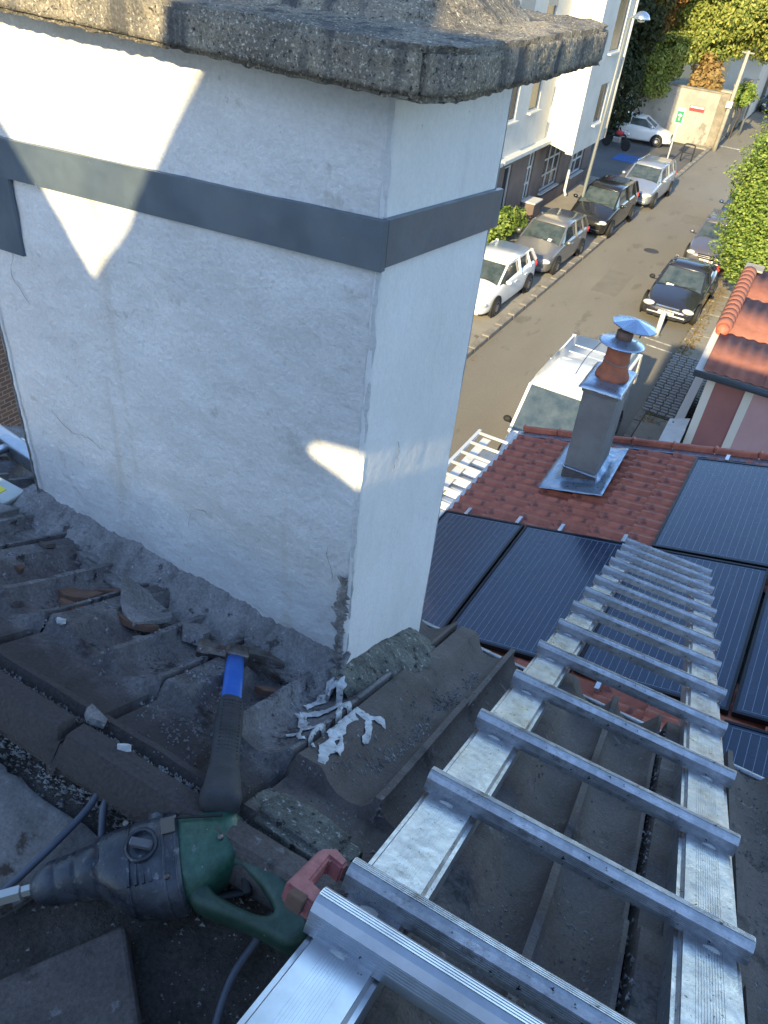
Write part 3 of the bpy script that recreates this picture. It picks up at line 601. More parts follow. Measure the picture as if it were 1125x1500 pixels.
    for it in items:
        if it == 'paper': box('paper_notice', (w2*-.35, y0+.06, low+.07), (.24, .14, .006), paper, t, rot=Matrix.Rotation(.4, 3, 'X'))
        if it == 'paper_r': box('paper_notice', (w2*.35, y0+.14, low+.11), (.14, .12, .006), paper, t, rot=Matrix.Rotation(.5, 3, 'X'))
    # stickers in the corner of the windscreen
    return t
silver = paint('silver_paint', (0.40, 0.42, 0.46), .6); whitep = paint('white_car_paint', (0.74, 0.74, 0.73), 0)
greyp = paint('grey_paint', (0.20, 0.195, 0.20), .5); blackp = paint('black_paint', (0.022, 0.021, 0.021), .3, .25)
darkp = paint('dark_paint', (0.035, 0.036, 0.048), .4, .25); mauve = paint('mauve_grey_paint', (0.17, 0.16, 0.185), .5); bluep = paint('blue_car_paint', (0.05, 0.08, 0.14), .4)
gL = 'cars parked half on the left pavement'; gR = 'cars parked along the right hand kerb'
rz = -0.035
car('parked_car', 'white hatchback nearest the chimney on the left side of the street', 'car', (-7.92, 22.95, G+.02), rz, 4.2, 1.74, 1.45, whitep, 'hatch', gL)
car('parked_car', 'grey hatchback with a white paper behind its windscreen, second from the chimney', 'car', (-7.62, 27.9, G+.02), rz, 4.15, 1.74, 1.52, greyp, 'hatch', gL, ('paper_r',))
car('parked_car', 'black people carrier behind the street lamp, its roof striped by the lamp shadow', 'car', (-7.3, 34.0, G+.02), rz, 4.6, 1.82, 1.66, blackp, 'hatch', gL)
car('parked_car', 'silver estate with roof rails, farthest of the left hand row', 'car', (-6.85, 39.9, G+.02), rz, 4.5, 1.76, 1.62, silver, 'hatch', gL, roof_rails=True)
car('parked_car', 'dark navy saloon with chrome grille and white paper on its bonnet', 'car', (-2.52, 27.1, G), -.01, 4.5, 1.76, 1.44, darkp, 'saloon', gR, ('paper',), grille=chrome)
car('parked_car', 'mauve grey car behind the dark navy saloon, partly under the conifer', 'car', (-2.40, 33.3, G), 0, 4.3, 1.74, 1.48, mauve, 'hatch', gR)
car('parked_car', 'dark blue car half hidden by the conifer, third of the right hand row', 'car', (-2.2, 38.9, G), 0, 4.3, 1.74, 1.5, bluep, 'hatch', gR)
car('parked_car', 'white car standing crosswise in the shaded parking court', 'car', (-10.5, 52.9, G+.03), R_(97), 4.2, 1.74, 1.5, whitep, 'hatch')
car('parked_car', 'dark car far off by the stone wall', 'car', (-4.9, 76, G), 0, 4.2, 1.74, 1.5, bluep, 'hatch')
van1 = car('panel_van', 'white panel van with ribbed roof parked below the small chimney', 'van', (-2.90, 15.35, G), -.02, 4.75, 1.78, 2.02, whitep, 'van')
for i in range(5):
    box('roof_rib', (0, -.1+i*.42, 2.022), (1.2, .05, .012), whitep, van1, bev=.005)
boxes('dashboard_clutter', [((-.3, -1.38, 1.2), (.34, .2, .06)), ((.1, -1.33, 1.2), (.22, .16, .09))], paper, van1)
box('red_bundle', (.15, -1.0, 1.45), (.3, .2, .16), redcloth, van1, bev=.03)
# second van, only its ribbed roof and rack ladder show past the chimney
van2 = car('panel_van', 'white van with corrugated roof right behind the white chimney, ladder on top', 'van', (-2.85, 9.55, G), -.02, 4.6, 1.9, 1.82, whitep, 'van')
for i in range(9):
    box('roof_rib', (0, -1.45+i*.38, 1.85), (1.5, .16, .05), whitep, van2, bev=.012)
rl = thing('rack_ladder', 'aluminium ladder lying on the roof of the van behind the chimney', 'ladder', (-3.0, 10.4, -7.52), -.02)
for s in (-.82, .66): box('rail', (s, 0, 0), (.06, 3.2, .09), pale_alu, rl, bev=.008)
box('inner_rail', (-.62, 0, -.05), (.16, 3.0, .02), pale_alu, rl, bev=.004)
for i in range(8):
    tube('rung', [(-.8, 1.52-i*.4, .01), (.65, 1.52-i*.4, .01)], .032, pale_alu, rl, seg=8)
for y in (-1.0, .6): boxes('rack_foot', [((-.6, y, -.09), (.07, .07, .13)), ((.5, y, -.09), (.07, .07, .13))], pale_alu, rl)
# motorcycle
mc = thing('motorcycle', 'red motorcycle parked in the shade beside the white car', 'motorcycle', (-10.9, 49.6, G+.03), R_(70))
rotY = Matrix.Rotation(R_(90), 3, 'Y')
for y in (-.68, .68):
    whl = lathe('wheel', [(.22, -.05), (.30, -.05), (.31, 0), (.30, .05), (.22, .05)], tyre_m, mc, 20, (0, y, .31), rotY)
    lathe('rim', [(0, -.03), (.22, -.03), (.22, .03), (0, .03)], rim_m, whl, 16, (0, y, .31), rotY)
tube('frame', smoothpts([(0, -.68, .31), (0, -.5, .8), (0, -.1, .72), (0, .35, .6), (0, .68, .31)], 4), .05, black, mc, seg=8)
lathe('fuel_tank', [(0, -.25), (.1, -.22), (.15, 0), (.12, .2), (0, .26)], redcloth, mc, 14, (0, -.12, .86), Matrix.Rotation(R_(90), 3, 'X'))
box('seat', (0, .38, .82), (.24, .62, .1), black, mc, bev=.03); tube('handlebar', [(-.34, -.38, 1.05), (0, -.48, 1.0), (.34, -.38, 1.05)], .02, chrome, mc, seg=6)
lathe('headlight', [(0, 0), (.1, .02), (.09, .1), (0, .14)], lamp_gl, mc, 12, (0, -.62, .92), Matrix.Rotation(R_(90), 3, 'X'))
box('engine_block', (0, 0, .48), (.28, .42, .32), rim_m, mc, bev=.04)
# ================================================================== PINK HOUSE (right edge)
ph = thing('pink_house', 'pink rendered house with orange corrugated roof at the right edge', 'house', (-.36, 15.3, 0))
box('front_wall', (2.6, .12, -8.05), (5.2, .24, 3.1), pink, ph)
for (x, wd, m, nm) in ((.06, .16, stone_w, 'corner_trim'), (.80, .16, stone_w, 'trim'), (1.55, 1.34, pink_l, 'pale_panel'), (2.35, .2, stone_w, 'trim'), (3.2, 1.4, pink_l, 'pale_panel')):
    box(nm, (x, -.012, -8.05), (wd, .03, 3.08), m, ph)
box('side_wall', (.1, 2.5, -8.05), (.24, 4.5, 3.1), pink_l, ph)
box('roof_deck', (2.6, 2.15, -6.12), (5.8, 4.9, .08), bld_w, ph, rot=Matrix.Rotation(R_(7.5), 3, 'X'))
# corrugated sheets: each ribbed sheet a part
def corr(name, x0, x1, y0, y1, z0, slope, pitch, amp, m, parent, skew=0):
    vs = []; fs = []; n = int((x1-x0)/pitch*6); 
    for i in range(n+1):
        x = x0+(x1-x0)*i/n; z = z0+amp*math.cos(2*PI*(x-x0)/pitch)
        vs += [(x, y0, z), (x+skew, y1, z+(y1-y0)*slope)]
    for i in range(n): fs.append((2*i, 2*i+2, 2*i+3, 2*i+1))
    o = mesh(name, vs, fs, m, parent, True); s = o.modifiers.new('s', 'SOLIDIFY'); s.thickness = .012; return o
for j in range(3):
    for i in range(5):
        corr('roof_sheet', -.16+i*1.12, -.16+(i+1)*1.12+.05, -.3+j*1.62, -.3+(j+1)*1.62+.12, -6.36+j*1.62*.13+.014*(j % 2)+.02+.004*i, .13, .22, .014, red_tile2, ph, .0)
gu = tube('gutter', [(-.30, -.38, -6.42), (5.4, -.38, -6.42)], .065, blue_gut, ph, seg=10)
tube('downpipe', [(2.05, -.2, -6.5), (2.05, -.12, -9.4)], .045, shutter, ph, seg=8)
me_r = None
for i in range(13):
    y = 1.5+i*.22
    if me_r is None:
        o = lathe('ridge_tile', [(.15, -.12), (.17, -.11), (.155, .12), (.14, .12)], red_tile2, ph, 12, (0, 0, 0), Matrix.Rotation(R_(90), 3, 'X')); me_r = o.data
    else:
        o = D.objects.new('ridge_tile', me_r); COL.objects.link(o); o.parent = ph
    o.location = (-.14, y, -6.36+.13*(y+.3)+.06)
lathe('end_finial', [(.13, -.1), (.135, .04), (.09, .10), (0, .12)], red_tile, ph, 14, (-.14, 1.34, -6.1), Matrix.Rotation(R_(90), 3, 'X'))
box('flashing_patch', (-.08, 4.55, -5.66), (.42, .5, .05), conc_p, ph, bev=.02)
# awning/low outbuilding strip and garden wall between pavement and the pink house
gw = thing('garden_wall', 'low grey garden wall between the pavement and the pink house', 'wall', (-.62, 17.8, G+.1))
box('wall_panel', (-.05, 0.4, .5), (.14, 5.8, 1.0), cem, gw); box('coping', (-.05, .4, 1.02), (.2, 5.9, .06), stone_w, gw, bev=.01)
ga = thing('gate_canopy', 'pale sloping canopy sheet beside the pink house wall', 'canopy', (-.62, 14.6, -7.9))
box('canopy_sheet', (0, 0, 0), (.42, 2.4, .03), white_p, ga, rot=Matrix.Rotation(R_(-20), 3, 'Y')); boxes('bracket', [((-.1, -1, -.2), (.04, .04, .4)), ((-.1, 1, -.2), (.04, .04, .4))], shutter, ga)

# ================================================================== SOLAR ROOF HOUSE
sM = Matrix.Translation((-.159, 5.406, -3.907)) @ Matrix.Rotation(-.037, 4, 'Z') @ Matrix.Rotation(R_(-15.15), 4, 'Y')
sh = thing('solar_roof_house', 'lower house with red tiled roof next door, under the solar panels', 'house', mat=sM)
U0, U1, V0, V1 = -1.80, 3.6, -4.0, 1.88
mesh('roof_underlay', [(U0, V0, -.09), (U1, V0, -.09), (U1, V1, -.09), (U0, V1, -.09), (U0, V0, -.13), (U1, V0, -.13), (U1, V1, -.13), (U0, V1, -.13)],
     [(0, 1, 2, 3), (7, 6, 5, 4), (0, 4, 5, 1), (1, 5, 6, 2), (2, 6, 7, 3), (3, 7, 4, 0)], tile_d, sh)
Mi = sM.inverted()
def wallbox(name, x0, x1, y0, y1, z0, z1, m, parent, top=None):
    vs = [Mi @ Vector(p) for p in ((x0, y0, z0), (x1, y0, z0), (x1, y1, z0), (x0, y1, z0), (x0, y0, z1), (x1, y0, (top or z1)), (x1, y1, (top or z1)), (x0, y1, z1))]
    return mesh(name, vs, [(0, 3, 2, 1), (4, 5, 6, 7), (0, 1, 5, 4), (1, 2, 6, 5), (2, 3, 7, 6), (3, 0, 4, 7)], m, parent)
wallbox('wall', -1.78, 3.1, 1.6, 7.15, G, -4.52, bld_w, sh, top=-3.25)
# red interlocking tiles
def rtile():
    PW, PL = .262, .335; nu = 3; vs = []; fs = []
    prof = [(0, 0), (.02, .026), (.045, .028), (.07, .004), (.105, 0), (.13, .004), (.15, .026), (.175, .028), (.20, .004), (.235, 0), (.262, .002)]
    for a, (u, dz) in enumerate(((-.01, .022), (-.009, .045), (PL*.5, .028), (PL+.03, .010))):
        for (v, h) in prof: vs.append((u, v, dz+(h if a > 0 else h*.2)))
    n = len(prof)
    for a in range(3):
        for b in range(n-1): fs.append((a*n+b, (a+1)*n+b, (a+1)*n+b+1, a*n+b+1))
    me = D.meshes.new('red_tile'); me.from_pydata(vs, [], fs); me.materials.append(red_tile); me.shade_smooth(); me.set_sharp_from_angle(angle=R_(50)); return me
rt = rtile()
def under_panel(u, v):
    for (a, b, c, d) in ((-1.8, 1.99, -1.62, 0), (.1, 3, 0.03, 1.7), (.98, 3, -3.3, -1.7)):
        if a+.12 < u and u+.33 < b-.1 and c+.1 < v and v+.26 < d-.08: return True
    return False
cnt = 0
i = 0; u = U0
while u < 2.6:
    v = V1-.262-.03
    while v > -3.0:
        if not under_panel(u, v) and cnt < 296 and not (v < -1.95 and u > 1.5):
            o = D.objects.new('red_tile', rt); COL.objects.link(o); o.parent = sh; cnt += 1
            o.location = (u, v, -.085+random.uniform(-.002, .002)); o.rotation_euler.z = random.uniform(-.006, .006)
        v -= .262
    u += .335; i += 1
# gutter flashing and verge tiles along the far edge
mesh('verge_flashing', [(U0, V1-.10, -.035), (U1, V1-.10, -.035), (U1, V1+.04, -.05), (U0, V1+.04, -.05)], [(0, 1, 2, 3)], zinc_l, sh)
vt = None
for i in range(13):
    if vt is None:
        bm = bmesh.new(); bbox(bm, Vector((0, 0, 0)), (.40, .05, .07)); bbox(bm, Vector((-.19, 0, .012)), (.035, .06, .075)); bmesh.ops.bevel(bm, geom=bm.edges[:], offset=.012, segments=1, affect='EDGES')
        vt = frombm('verge_tile', bm, red_tile, sh); o = vt
    else: o = D.objects.new('verge_tile', vt.data); COL.objects.link(o); o.parent = sh
    o.location = (U0+.2+i*.405, V1+.035, -.018)
box('gutter_board', (U0-.03, -.9, -.1), (.05, 5.6, .12), white_p, sh)
# solar panels: each a thing lying on the roof
def panel(u0, u1, v0, v1):
    W, L = u1-u0, v1-v0
    t = box('solar_panel', (0, 0, .008), (W-.04, L-.04, .012), pv, sh); t.location = ((u0+u1)/2, (v0+v1)/2, -.012)
    boxes('panel_frame', [((-W/2+.01, 0, 0), (.02, L, .04)), ((W/2-.01, 0, 0), (.02, L, .04)), ((0, -L/2+.01, 0), (W-.04, .02, .04)), ((0, L/2-.01, 0), (W-.04, .02, .04))], pv_frame, t)
    n = int(W/.052); s0 = -W/2+.055; st_ = (W-.11)/(n-1)
    bl = boxes('busbars', [((s0+k*st_, 0, .0150), (.0026, L-.10, .0012)) for k in range(n)]+[((0, q*(L/2-.045), .0152), (W-.10, .003, .0012)) for q in (-1, 1)], pv_line, t); bl['kind'] = 'stuff'
    return t
panel(-1.80, -1.01, -1.62, -.01)
panel(-.99, -.01, -1.62, -.01)
panel(.01, .99, -1.62, -.01)
panel(1.01, 1.99, -1.62, -.01)
panel(.10, 1.08, .02, 1.68)
panel(1.10, 2.08, .02, 1.68)
panel(.985, 1.97, -3.33, -1.70)
for (u, v) in ((-1.59, .035), (-1.08, .04), (-.68, .04), (-.13, .05), (.21, -1.70), (.37, 1.74), (.9, 1.74)):
    o = box('rail_end', (u, v, .0), (.035, .11, .035), alu_c, sh, bev=.003)
# small chimney on that roof
sc = thing('small_chimney', 'small grey cement chimney with zinc flashing rising from the red tiles', 'chimney', (-.93, 6.42, -4.0))
def taper(name, x0, x1, y0, y1, z0, z1, dx, m, parent):
    vs = [(x0, y0, z0), (x1, y0, z0), (x1, y1, z0), (x0, y1, z0), (x0+dx, y0, z1), (x1+dx, y0, z1), (x1+dx, y1, z1), (x0+dx, y1, z1)]
    return mesh(name, vs, [(0, 3, 2, 1), (4, 5, 6, 7), (0, 1, 5, 4), (1, 2, 6, 5), (2, 3, 7, 6), (3, 0, 4, 7)], m, parent)
stk = taper('stack', -.155, .155, -.10, .42, -.45, .86, -.03, cem, sc)
box('top_band', (-.03, .16, .84), (.34, .55, .05), cem, stk, bev=.008)
bm = bmesh.new(); bmesh.ops.create_grid(bm, x_segments=14, y_segments=18, size=.5)
for v in bm.verts:
    x, y = v.co.x, v.co.y; e = max(abs(x), abs(y))*2
    v.co = Vector((x*.40-.03, y*.62+.16, .885+(1-e)*.03+.008*fnoise((x, y, 3), 7)+(-.02 if e > .97 else 0)))
zt = frombm('zinc_top', bm, zinc_l, sc, True); zm = zt.modifiers.new('s', 'SOLIDIFY'); zm.thickness = .006
# flashing on the roof around the base
bm = bmesh.new(); bmesh.ops.create_grid(bm, x_segments=22, y_segments=30, size=.5)
for v in bm.verts:
    x, y = v.co.x, v.co.y
    P = Vector((x*.60-.01, y*.98+.15, 0)); 
    P.z = (P.x*math.tan(R_(15.15)))+.018+.008*fnoise((x, y, 9), 9)+(.03 if abs(P.x) < .18 and -.13 < P.y < .45 else 0)-.12
    v.co = P
zf = frombm('base_flashing', bm, zinc_l, sc, True); zm = zf.modifiers.new('s', 'SOLIDIFY'); zm.thickness = .005
box('apron_band', (-.0, -.112, -.06), (.33, .02, .10), tile_d, sc, bev=.004); box('lead_strip', (0, -.118, .01), (.34, .03, .018), zinc_l, sc, bev=.004)
pt_ = thing('chimney_pot', 'orange terracotta pot standing on the small grey chimney', 'chimney pot', (-.95, 6.60, -3.10))
lathe('pot_body', [(.155, 0), (.15, .03), (.118, .10), (.108, .22), (.112, .30), (.10, .31), (.09, .29), (.09, .12), (0, .1)], terra, pt_, 28)
tube('wire_band', [( .116*math.cos(a), .116*math.sin(a), .16+.01*math.sin(a*2)) for a in [2*PI*k/24 for k in range(25)]], .004, pole_m, pt_, seg=5, caps=False)
for k, (dx, dy, z, r, tilt, lab) in enumerate(((.0, 0.0, .335, .205, (-.05, .03), 'lower blue grey cowl disc on the terracotta pot'), (.045, .12, .47, .205, (-.05, .09), 'upper blue grey cowl disc with faceted top'))):
    cw = thing('chimney_cowl', lab, 'cowl', (-.95+dx, 6.60+dy, -3.10+z), group='cowls over the terracotta pot'); cw.rotation_euler = (*tilt, 0)
    o = lathe('cowl_disc', [(.0, .055), (.02, .052), (r*.9, .006), (r, 0), (r, -.008), (r*.9, -.002), (.0, .04)], cowl, cw, 10 if k else 36, smooth=not k)
    o2 = boxes('cowl_leg', [((.09*math.cos(a), .09*math.sin(a), -.055 if k else -.03), (.012, .012, .11 if k else .07)) for a in (0.5, 2.6, 4.7)], pole_m, cw)
    if not k: tube('rusty_collar', [(0, 0, .03), (0, 0, .10)], .075, terracotta_b, cw, seg=14)
tube_w = thing('guy_wire', 'thin wire from the cowl down to the chimney edge', 'wire', (0, 0, 0)); tube('strand', smoothpts([(-1.12, 6.55, -2.80), (-1.20, 6.5, -2.95), (-1.24, 6.42, -3.1)], 5), .004, pole_m, tube_w, seg=5)

# ================================================================== THIS HOUSE: dark roof
A = R_(27.5)
def zP(y): return -1.168-(y-.725)*math.tan(A)
rM = Matrix.Translation((0, .40, zP(.40))) @ Matrix.Rotation(-A, 4, 'X')       # local: x along the ridge, y down the slope, z out of the roof
mh = thing('roofed_house', 'near house whose dark tiled roof carries the white chimney and the ladder', 'house', mat=rM)
PT = .275
def hprof(u):
    k = [(0, -.006), (.006, .012), (.052, .013), (.074, -.002), (.09, -.008), (.113, -.011), (.135, -.007), (.147, .002), (.150, .012), (.162, .012), (.165, .002), (.178, -.006), (.205, -.011), (.232, -.006), (.25, .003), (.262, .012), (.270, .012), (.2735, -.006)]
    for (a, b), (c, d) in zip(k, k[1:]):
        if a <= u <= c: return b+(d-b)*(u-a)/(c-a)
    return -.006
US = [0, .004, .008, .03, .050, .060, .074, .09, .101, .113, .124, .135, .147, .150, .156, .162, .165, .178, .19, .205, .22, .232, .25, .262, .269, .2735]
def roof_tile(s0, s1, head=False, seed=0, m=tile_d, scal=True):
    rnd = random.Random(seed); vs = []; fs = []; n = len(US)
    L = s1-s0
    if head: ss = [(-.012, 'n0'), (-.014, 'n1'), (-.006, 'n2'), (.012, 'f'), (.028, 'f'), (.034, 'c'), (.058, 'c'), (.064, 'f2'), (.076, 'f2'), (.082, 'b0'), (.15, 'b0'), (.20, 'b0'), (.212, 'b1'), (.25, 'b')]+[(.25+(L-.25)*k/5, 'b') for k in range(1, 6)]
    else: ss = [(L*k/7, 'b') for k in range(8)]
    for (s, ty) in ss:
        last = s >= L-1e-6
        for u in US:
            h = hprof(u)*1.55; dz = .010+.018*(s/L)
            if ty == 'n0': z = -.035
            elif ty == 'n1': z = -.012
            elif ty == 'n2': z = .019
            elif ty == 'f': z = .024
            elif ty == 'c': z = .002
            elif ty == 'f2': z = .021
            elif ty == 'b0': z = .001+max(h, -.004)*.15
            elif ty == 'b1': z = (h+.004)*.9+dz*.9+.004
            else: z = h+dz
            if (ty[0] != 'b' or ty == 'b0') and (u < .006 or u > .268): z -= .020
            z += .0016*fnoise((u*9+seed*3.1, s*9, seed), 1.6, 3)
            sc_ = s
            if scal and last:
                sc_ = s+.018-.035*(max(0, -h+.012)/.024)**1.2*.9
            vs.append((u, s0+sc_, z))
    ns = len(ss)
    for j in range(n): vs.append((US[j], vs[(ns-1)*n+j][1]+.001, vs[(ns-1)*n+j][2]-.022))
    for i in range(ns):
        for j in range(n-1): fs.append((i*n+j, i*n+j+1, (i+1)*n+j+1, (i+1)*n+j))
    me = D.meshes.new('roof_tile'); me.from_pydata(vs, [], fs); me.materials.append(m); me.shade_smooth(); me.set_sharp_from_angle(angle=R_(38)); return me
def s_of(y): return (y-.40)/math.cos(A)
cuts_l = [0, s_of(.985), s_of(1.362)]; cuts_r = [s_of(.20), s_of(.60), s_of(.985), s_of(1.355)]
cols = range(-8, 22)
cache = {}
for c in cols:
    x = .16+PT*c; left = x < -.2
    cuts = cuts_l if left else cuts_r
    for k in range(len(cuts)-1):
        head = left and k == 0
        m = tile_dd if (x < -.45 and k == 0) or x < -.7 else (tile_g if x > .2 else tile_d)
        key = (left, k, c % 4, m.name)
        if key not in cache: cache[key] = roof_tile(cuts[k], cuts[k+1], head, c % 4+k*5, m)
        o = D.objects.new('roof_tile', cache[key]); COL.objects.link(o); o.parent = mh
        o.location = (x+random.uniform(-.0015, .0015), random.uniform(-.004, .004), random.uniform(-.0015, .002)); o.rotation_euler = (random.uniform(-.004, .004), random.uniform(-.006, .006), random.uniform(-.005, .005))
XL, XR = .16+PT*-8, 6.2
mesh('roof_boarding', [(XL, .0, -.03), (XR, .0, -.03), (XR, s_of(1.33), -.03), (XL, s_of(1.33), -.03), (XL, 0, -.05), (XR, 0, -.05), (XR, s_of(1.33), -.05), (XL, s_of(1.33), -.05)],
     [(0, 1, 2, 3), (7, 6, 5, 4), (0, 4, 5, 1), (1, 5, 6, 2), (2, 6, 7, 3), (3, 7, 4, 0)], dirt, mh)
tube('eave_rail', [(XL, s_of(1.385), .002), (XR, s_of(1.385), .002)], .009, alu, mh, seg=8)
Mi = rM.inverted()
wallbox('wall', XL+.05, XR, -2.6, 1.30, G, -1.62, bld_w, mh)
def roofz(x, y):
    c = math.floor((x-.16)/PT); x0 = .16+PT*c; u = x-x0; left = x0 < -.2; sl_y = (y-.40)/math.cos(A)
    cuts = cuts_l if left else cuts_r; k = 0
    for q in range(len(cuts)-1):
        if cuts[q] <= sl_y: k = q
    sl_ = sl_y-cuts[k]; L = cuts[k+1]-cuts[k]; h = hprof(u)*1.55; dz = .010+.018*sl_/L
    if left and k == 0 and sl_ < .212: z = .024 if sl_ < .03 else (.003 if sl_ < .06 else (.021 if sl_ < .078 else .003))
    else: z = h+dz
    return zP(y)+z/math.cos(A)
# the other slope, where the drill lies (falls gently towards the viewer)
def z2(y): return -1.085+.16*(y-.38)
bm = bmesh.new(); bmesh.ops.create_grid(bm, x_segments=150, y_segments=60, size=.5)
for v in bm.verts:
    x = -2.0+(v.co.x+.5)*3.6; y = -.9+(v.co.y+.5)*1.32
    z = z2(y)+.010*fnoise((x, y, 0), 5, 4)+.003*fnoise((x, y, 4), 30, 3)
    v.co = Mi @ Vector((x, y, z))
frombm('worn_bedding', bm, dirt, mh, True)
wallbox('rear_roof', XL+.05, XR, -2.6, .38, -1.7, -1.45, dirt, mh)

# --- chimney -------------------------------------------------------
ch = thing('chimney', 'large white rendered chimney with dark zinc band and rough concrete cap', 'chimney', (0, 0, 0))
CA, CB, CD = Vector((-.462, .885)), Vector((-.455, 1.275)), Vector((-1.392, .950))
CC = CD+(CB-CA)+Vector((0, -.02))
def face_grid(name, P0, P1, zt, zb0, zb1, nu, nv, m, amp, off_n, seed, edge0=0, edge1=0, thick=.0):
    """vertical rough sheet from plan point P0 to P1; bottom follows zb0..zb1"""
    vs = []; fs = []; d = (P1-P0)
    n = Vector((d.y, -d.x)).normalized()*off_n
    for j in range(nv+1):
        for i in range(nu+1):
            a = i/nu; zb = zb0+(zb1-zb0)*a; z = zt+(zb-zt)*j/nv; p = P0+d*a
            q = Vector((p.x, p.y, z)); h = amp*fnoise(q+Vector((seed, 0, 0)), 7, 5)
            e = 0
            if i == 0 and edge0: e = edge0*fnoise((0, seed, z), 22, 4)
            if i == nu and edge1: e = edge1*fnoise((0, seed+5, z), 22, 4)
            ii = min(i, nu-i); rd = -.006*max(0, 1-ii/1.5) if ii < 2 else 0
            vs.append((p.x+n.x*(h+rd)+d.normalized().x*e, p.y+n.y*(h+rd)+d.normalized().y*e, z))
    for j in range(nv):
        for i in range(nu): fs.append((j*(nu+1)+i, (j+1)*(nu+1)+i, (j+1)*(nu+1)+i+1, j*(nu+1)+i+1))
    return mesh(name, vs, fs, m, ch, True)
boxv = [(CA.x-.012, CA.y+.012), (CB.x-.012, CB.y-.01), (CC.x+.01, CC.y-.01), (CD.x+.01, CD.y+.012)]
vs = [(x, y, -2.0) for x, y in boxv]+[(x, y, -.15) for x, y in boxv]
mesh('core', vs, [(3, 2, 1, 0), (4, 5, 6, 7), (0, 1, 5, 4), (1, 2, 6, 5), (2, 3, 7, 6), (3, 0, 4, 7)], mortar_e, ch)
face_grid('front_render', CD, CA, -.15, -1.40, -1.32, 220, 200, render_w, .0055, 1, 3, edge0=.008, edge1=.005)
face_grid('side_render', CA, CB, -.15, -1.40, -1.60, 80, 200, render_s, .0015, 1, 8, edge0=.004, edge1=.004)
face_grid('back_render', CB, CC, -.15, -1.9, -1.9, 40, 40, render_w, .003, 1, 13)
face_grid('far_side_render', CC, CD, -.15, -1.7, -1.5, 40, 60, render_w, .003, 1, 17)
def ragged(name, pts, m, parent, w0, seed, nrm=Vector((0, -1, 0)), side=Vector((1, 0, 0))):
    rnd = random.Random(seed); vs = []; fs = []; n = len(pts)
    for i, (p, wd) in enumerate(pts):
        p = Vector(p); a = side*(wd*rnd.uniform(.55, 1.3)); b = side*(wd*rnd.uniform(.55, 1.3))
        vs += [p-a, p-a*.3+nrm*.004, p+b*.3+nrm*.004, p+b]
    for i in range(n-1):
        for k in range(3): fs.append((i*4+k, i*4+k+1, (i+1)*4+k+1, (i+1)*4+k))
    return mesh(name, vs, fs, m, parent)
# thin raised strip down the left edge
ragged('edge_seam', [((CD.x+.022+.004*fnoise((z, 1, 1), 12, 3), CD.y-.0085, z), .0022+.003*abs(fnoise((z, 8, 1), 25, 3))) for z in [-.60-.0085*k for k in range(78)]], mortar_e, ch, .002, 5)
# zinc band: two strips folded round the corner
def strip(name, P0, z0, P1, z1, h, out, m, parent, ext=(0, 0)):
    d = (P1-P0).normalized(); n = Vector((d.y, -d.x)); a = P0-d*ext[0]; b = P1+d*ext[1]
    vs = []
    for (o_) in (.0, out):
        for (p, z) in ((a, z0), (b, z1)):
            for zz in (z, z-h): vs.append((p.x+n.x*o_, p.y+n.y*o_, zz))
    # a top0,a bot0,b top0,b bot0, a top1,a bot1,b top1,b bot1
    return mesh(name, vs, [(4, 5, 7, 6), (0, 4, 6, 2), (1, 3, 7, 5), (0, 1, 5, 4), (2, 6, 7, 3), (0, 2, 3, 1)], m, parent)
strip('zinc_band', CD+Vector((.0, 0)), -.365, CA, -.303, .066, .010, zinc, ch, (0, .0095))
strip('zinc_band', CA, -.303, CB, -.338, .062, .0098, zinc, ch, (.0, .004))
strip('zinc_plate', CD, -.421, CD+(CA-CD)*.165, -.411, .150, .007, zinc, ch)
# exposed mortar down the lower corner and cracks
cp = []
for k in range(90):
    z = -.93-.36*k/89; cp.append(((CA.x-.012+.004*fnoise((z, 5, 1), 30, 2), CA.y-.0075, z), .003+.018*abs(fnoise((z, 2, 3), 22, 4))+.004*(k > 8)))
ragged('exposed_mortar', cp, mortar_e, ch, .02, 2)
def crack(pts, wd, seed, nrm, side):
    P = smoothpts(pts, 7); rnd = random.Random(seed); o = []
    for p in P: o.append((p+side*rnd.uniform(-.003, .003)+Vector((0, 0, rnd.uniform(-.002, .002))), wd*rnd.uniform(.3, 1.2)))
    return ragged('crack', o, mortar_e, ch, wd, seed, nrm*0.2, side)
fy = lambda x: CA.y+(CD.y-CA.y)*(x-CA.x)/(CD.x-CA.x)
for s_, pts in enumerate(([(-.50, -.86), (-.515, -.90), (-.50, -.95), (-.52, -1.0)], [(-1.25, -.90), (-1.2, -.93), (-1.15, -.925), (-1.10, -.935)], [(-1.30, -.52), (-1.27, -.56), (-1.29, -.61), (-1.25, -.66)], [(-.86, -1.02), (-.85, -.98), (-.83, -.96), (-.79, -.96)])):
    crack([(x, fy(x)-.006, z) for x, z in pts], .0006, s_, Vector((0, -1, 0)), Vector((.5, 0, .6)))
sx = lambda y: CA.x+(CB.x-CA.x)*(y-CA.y)/(CB.y-CA.y)
for s_, pts in enumerate(([(1.0, -.70), (1.01, -.73), (.99, -.76)],)):
    crack([(sx(y)+.0035, y, z) for y, z in pts], .0006, s_+9, Vector((1, 0, 0)), Vector((0, 1, 0)))
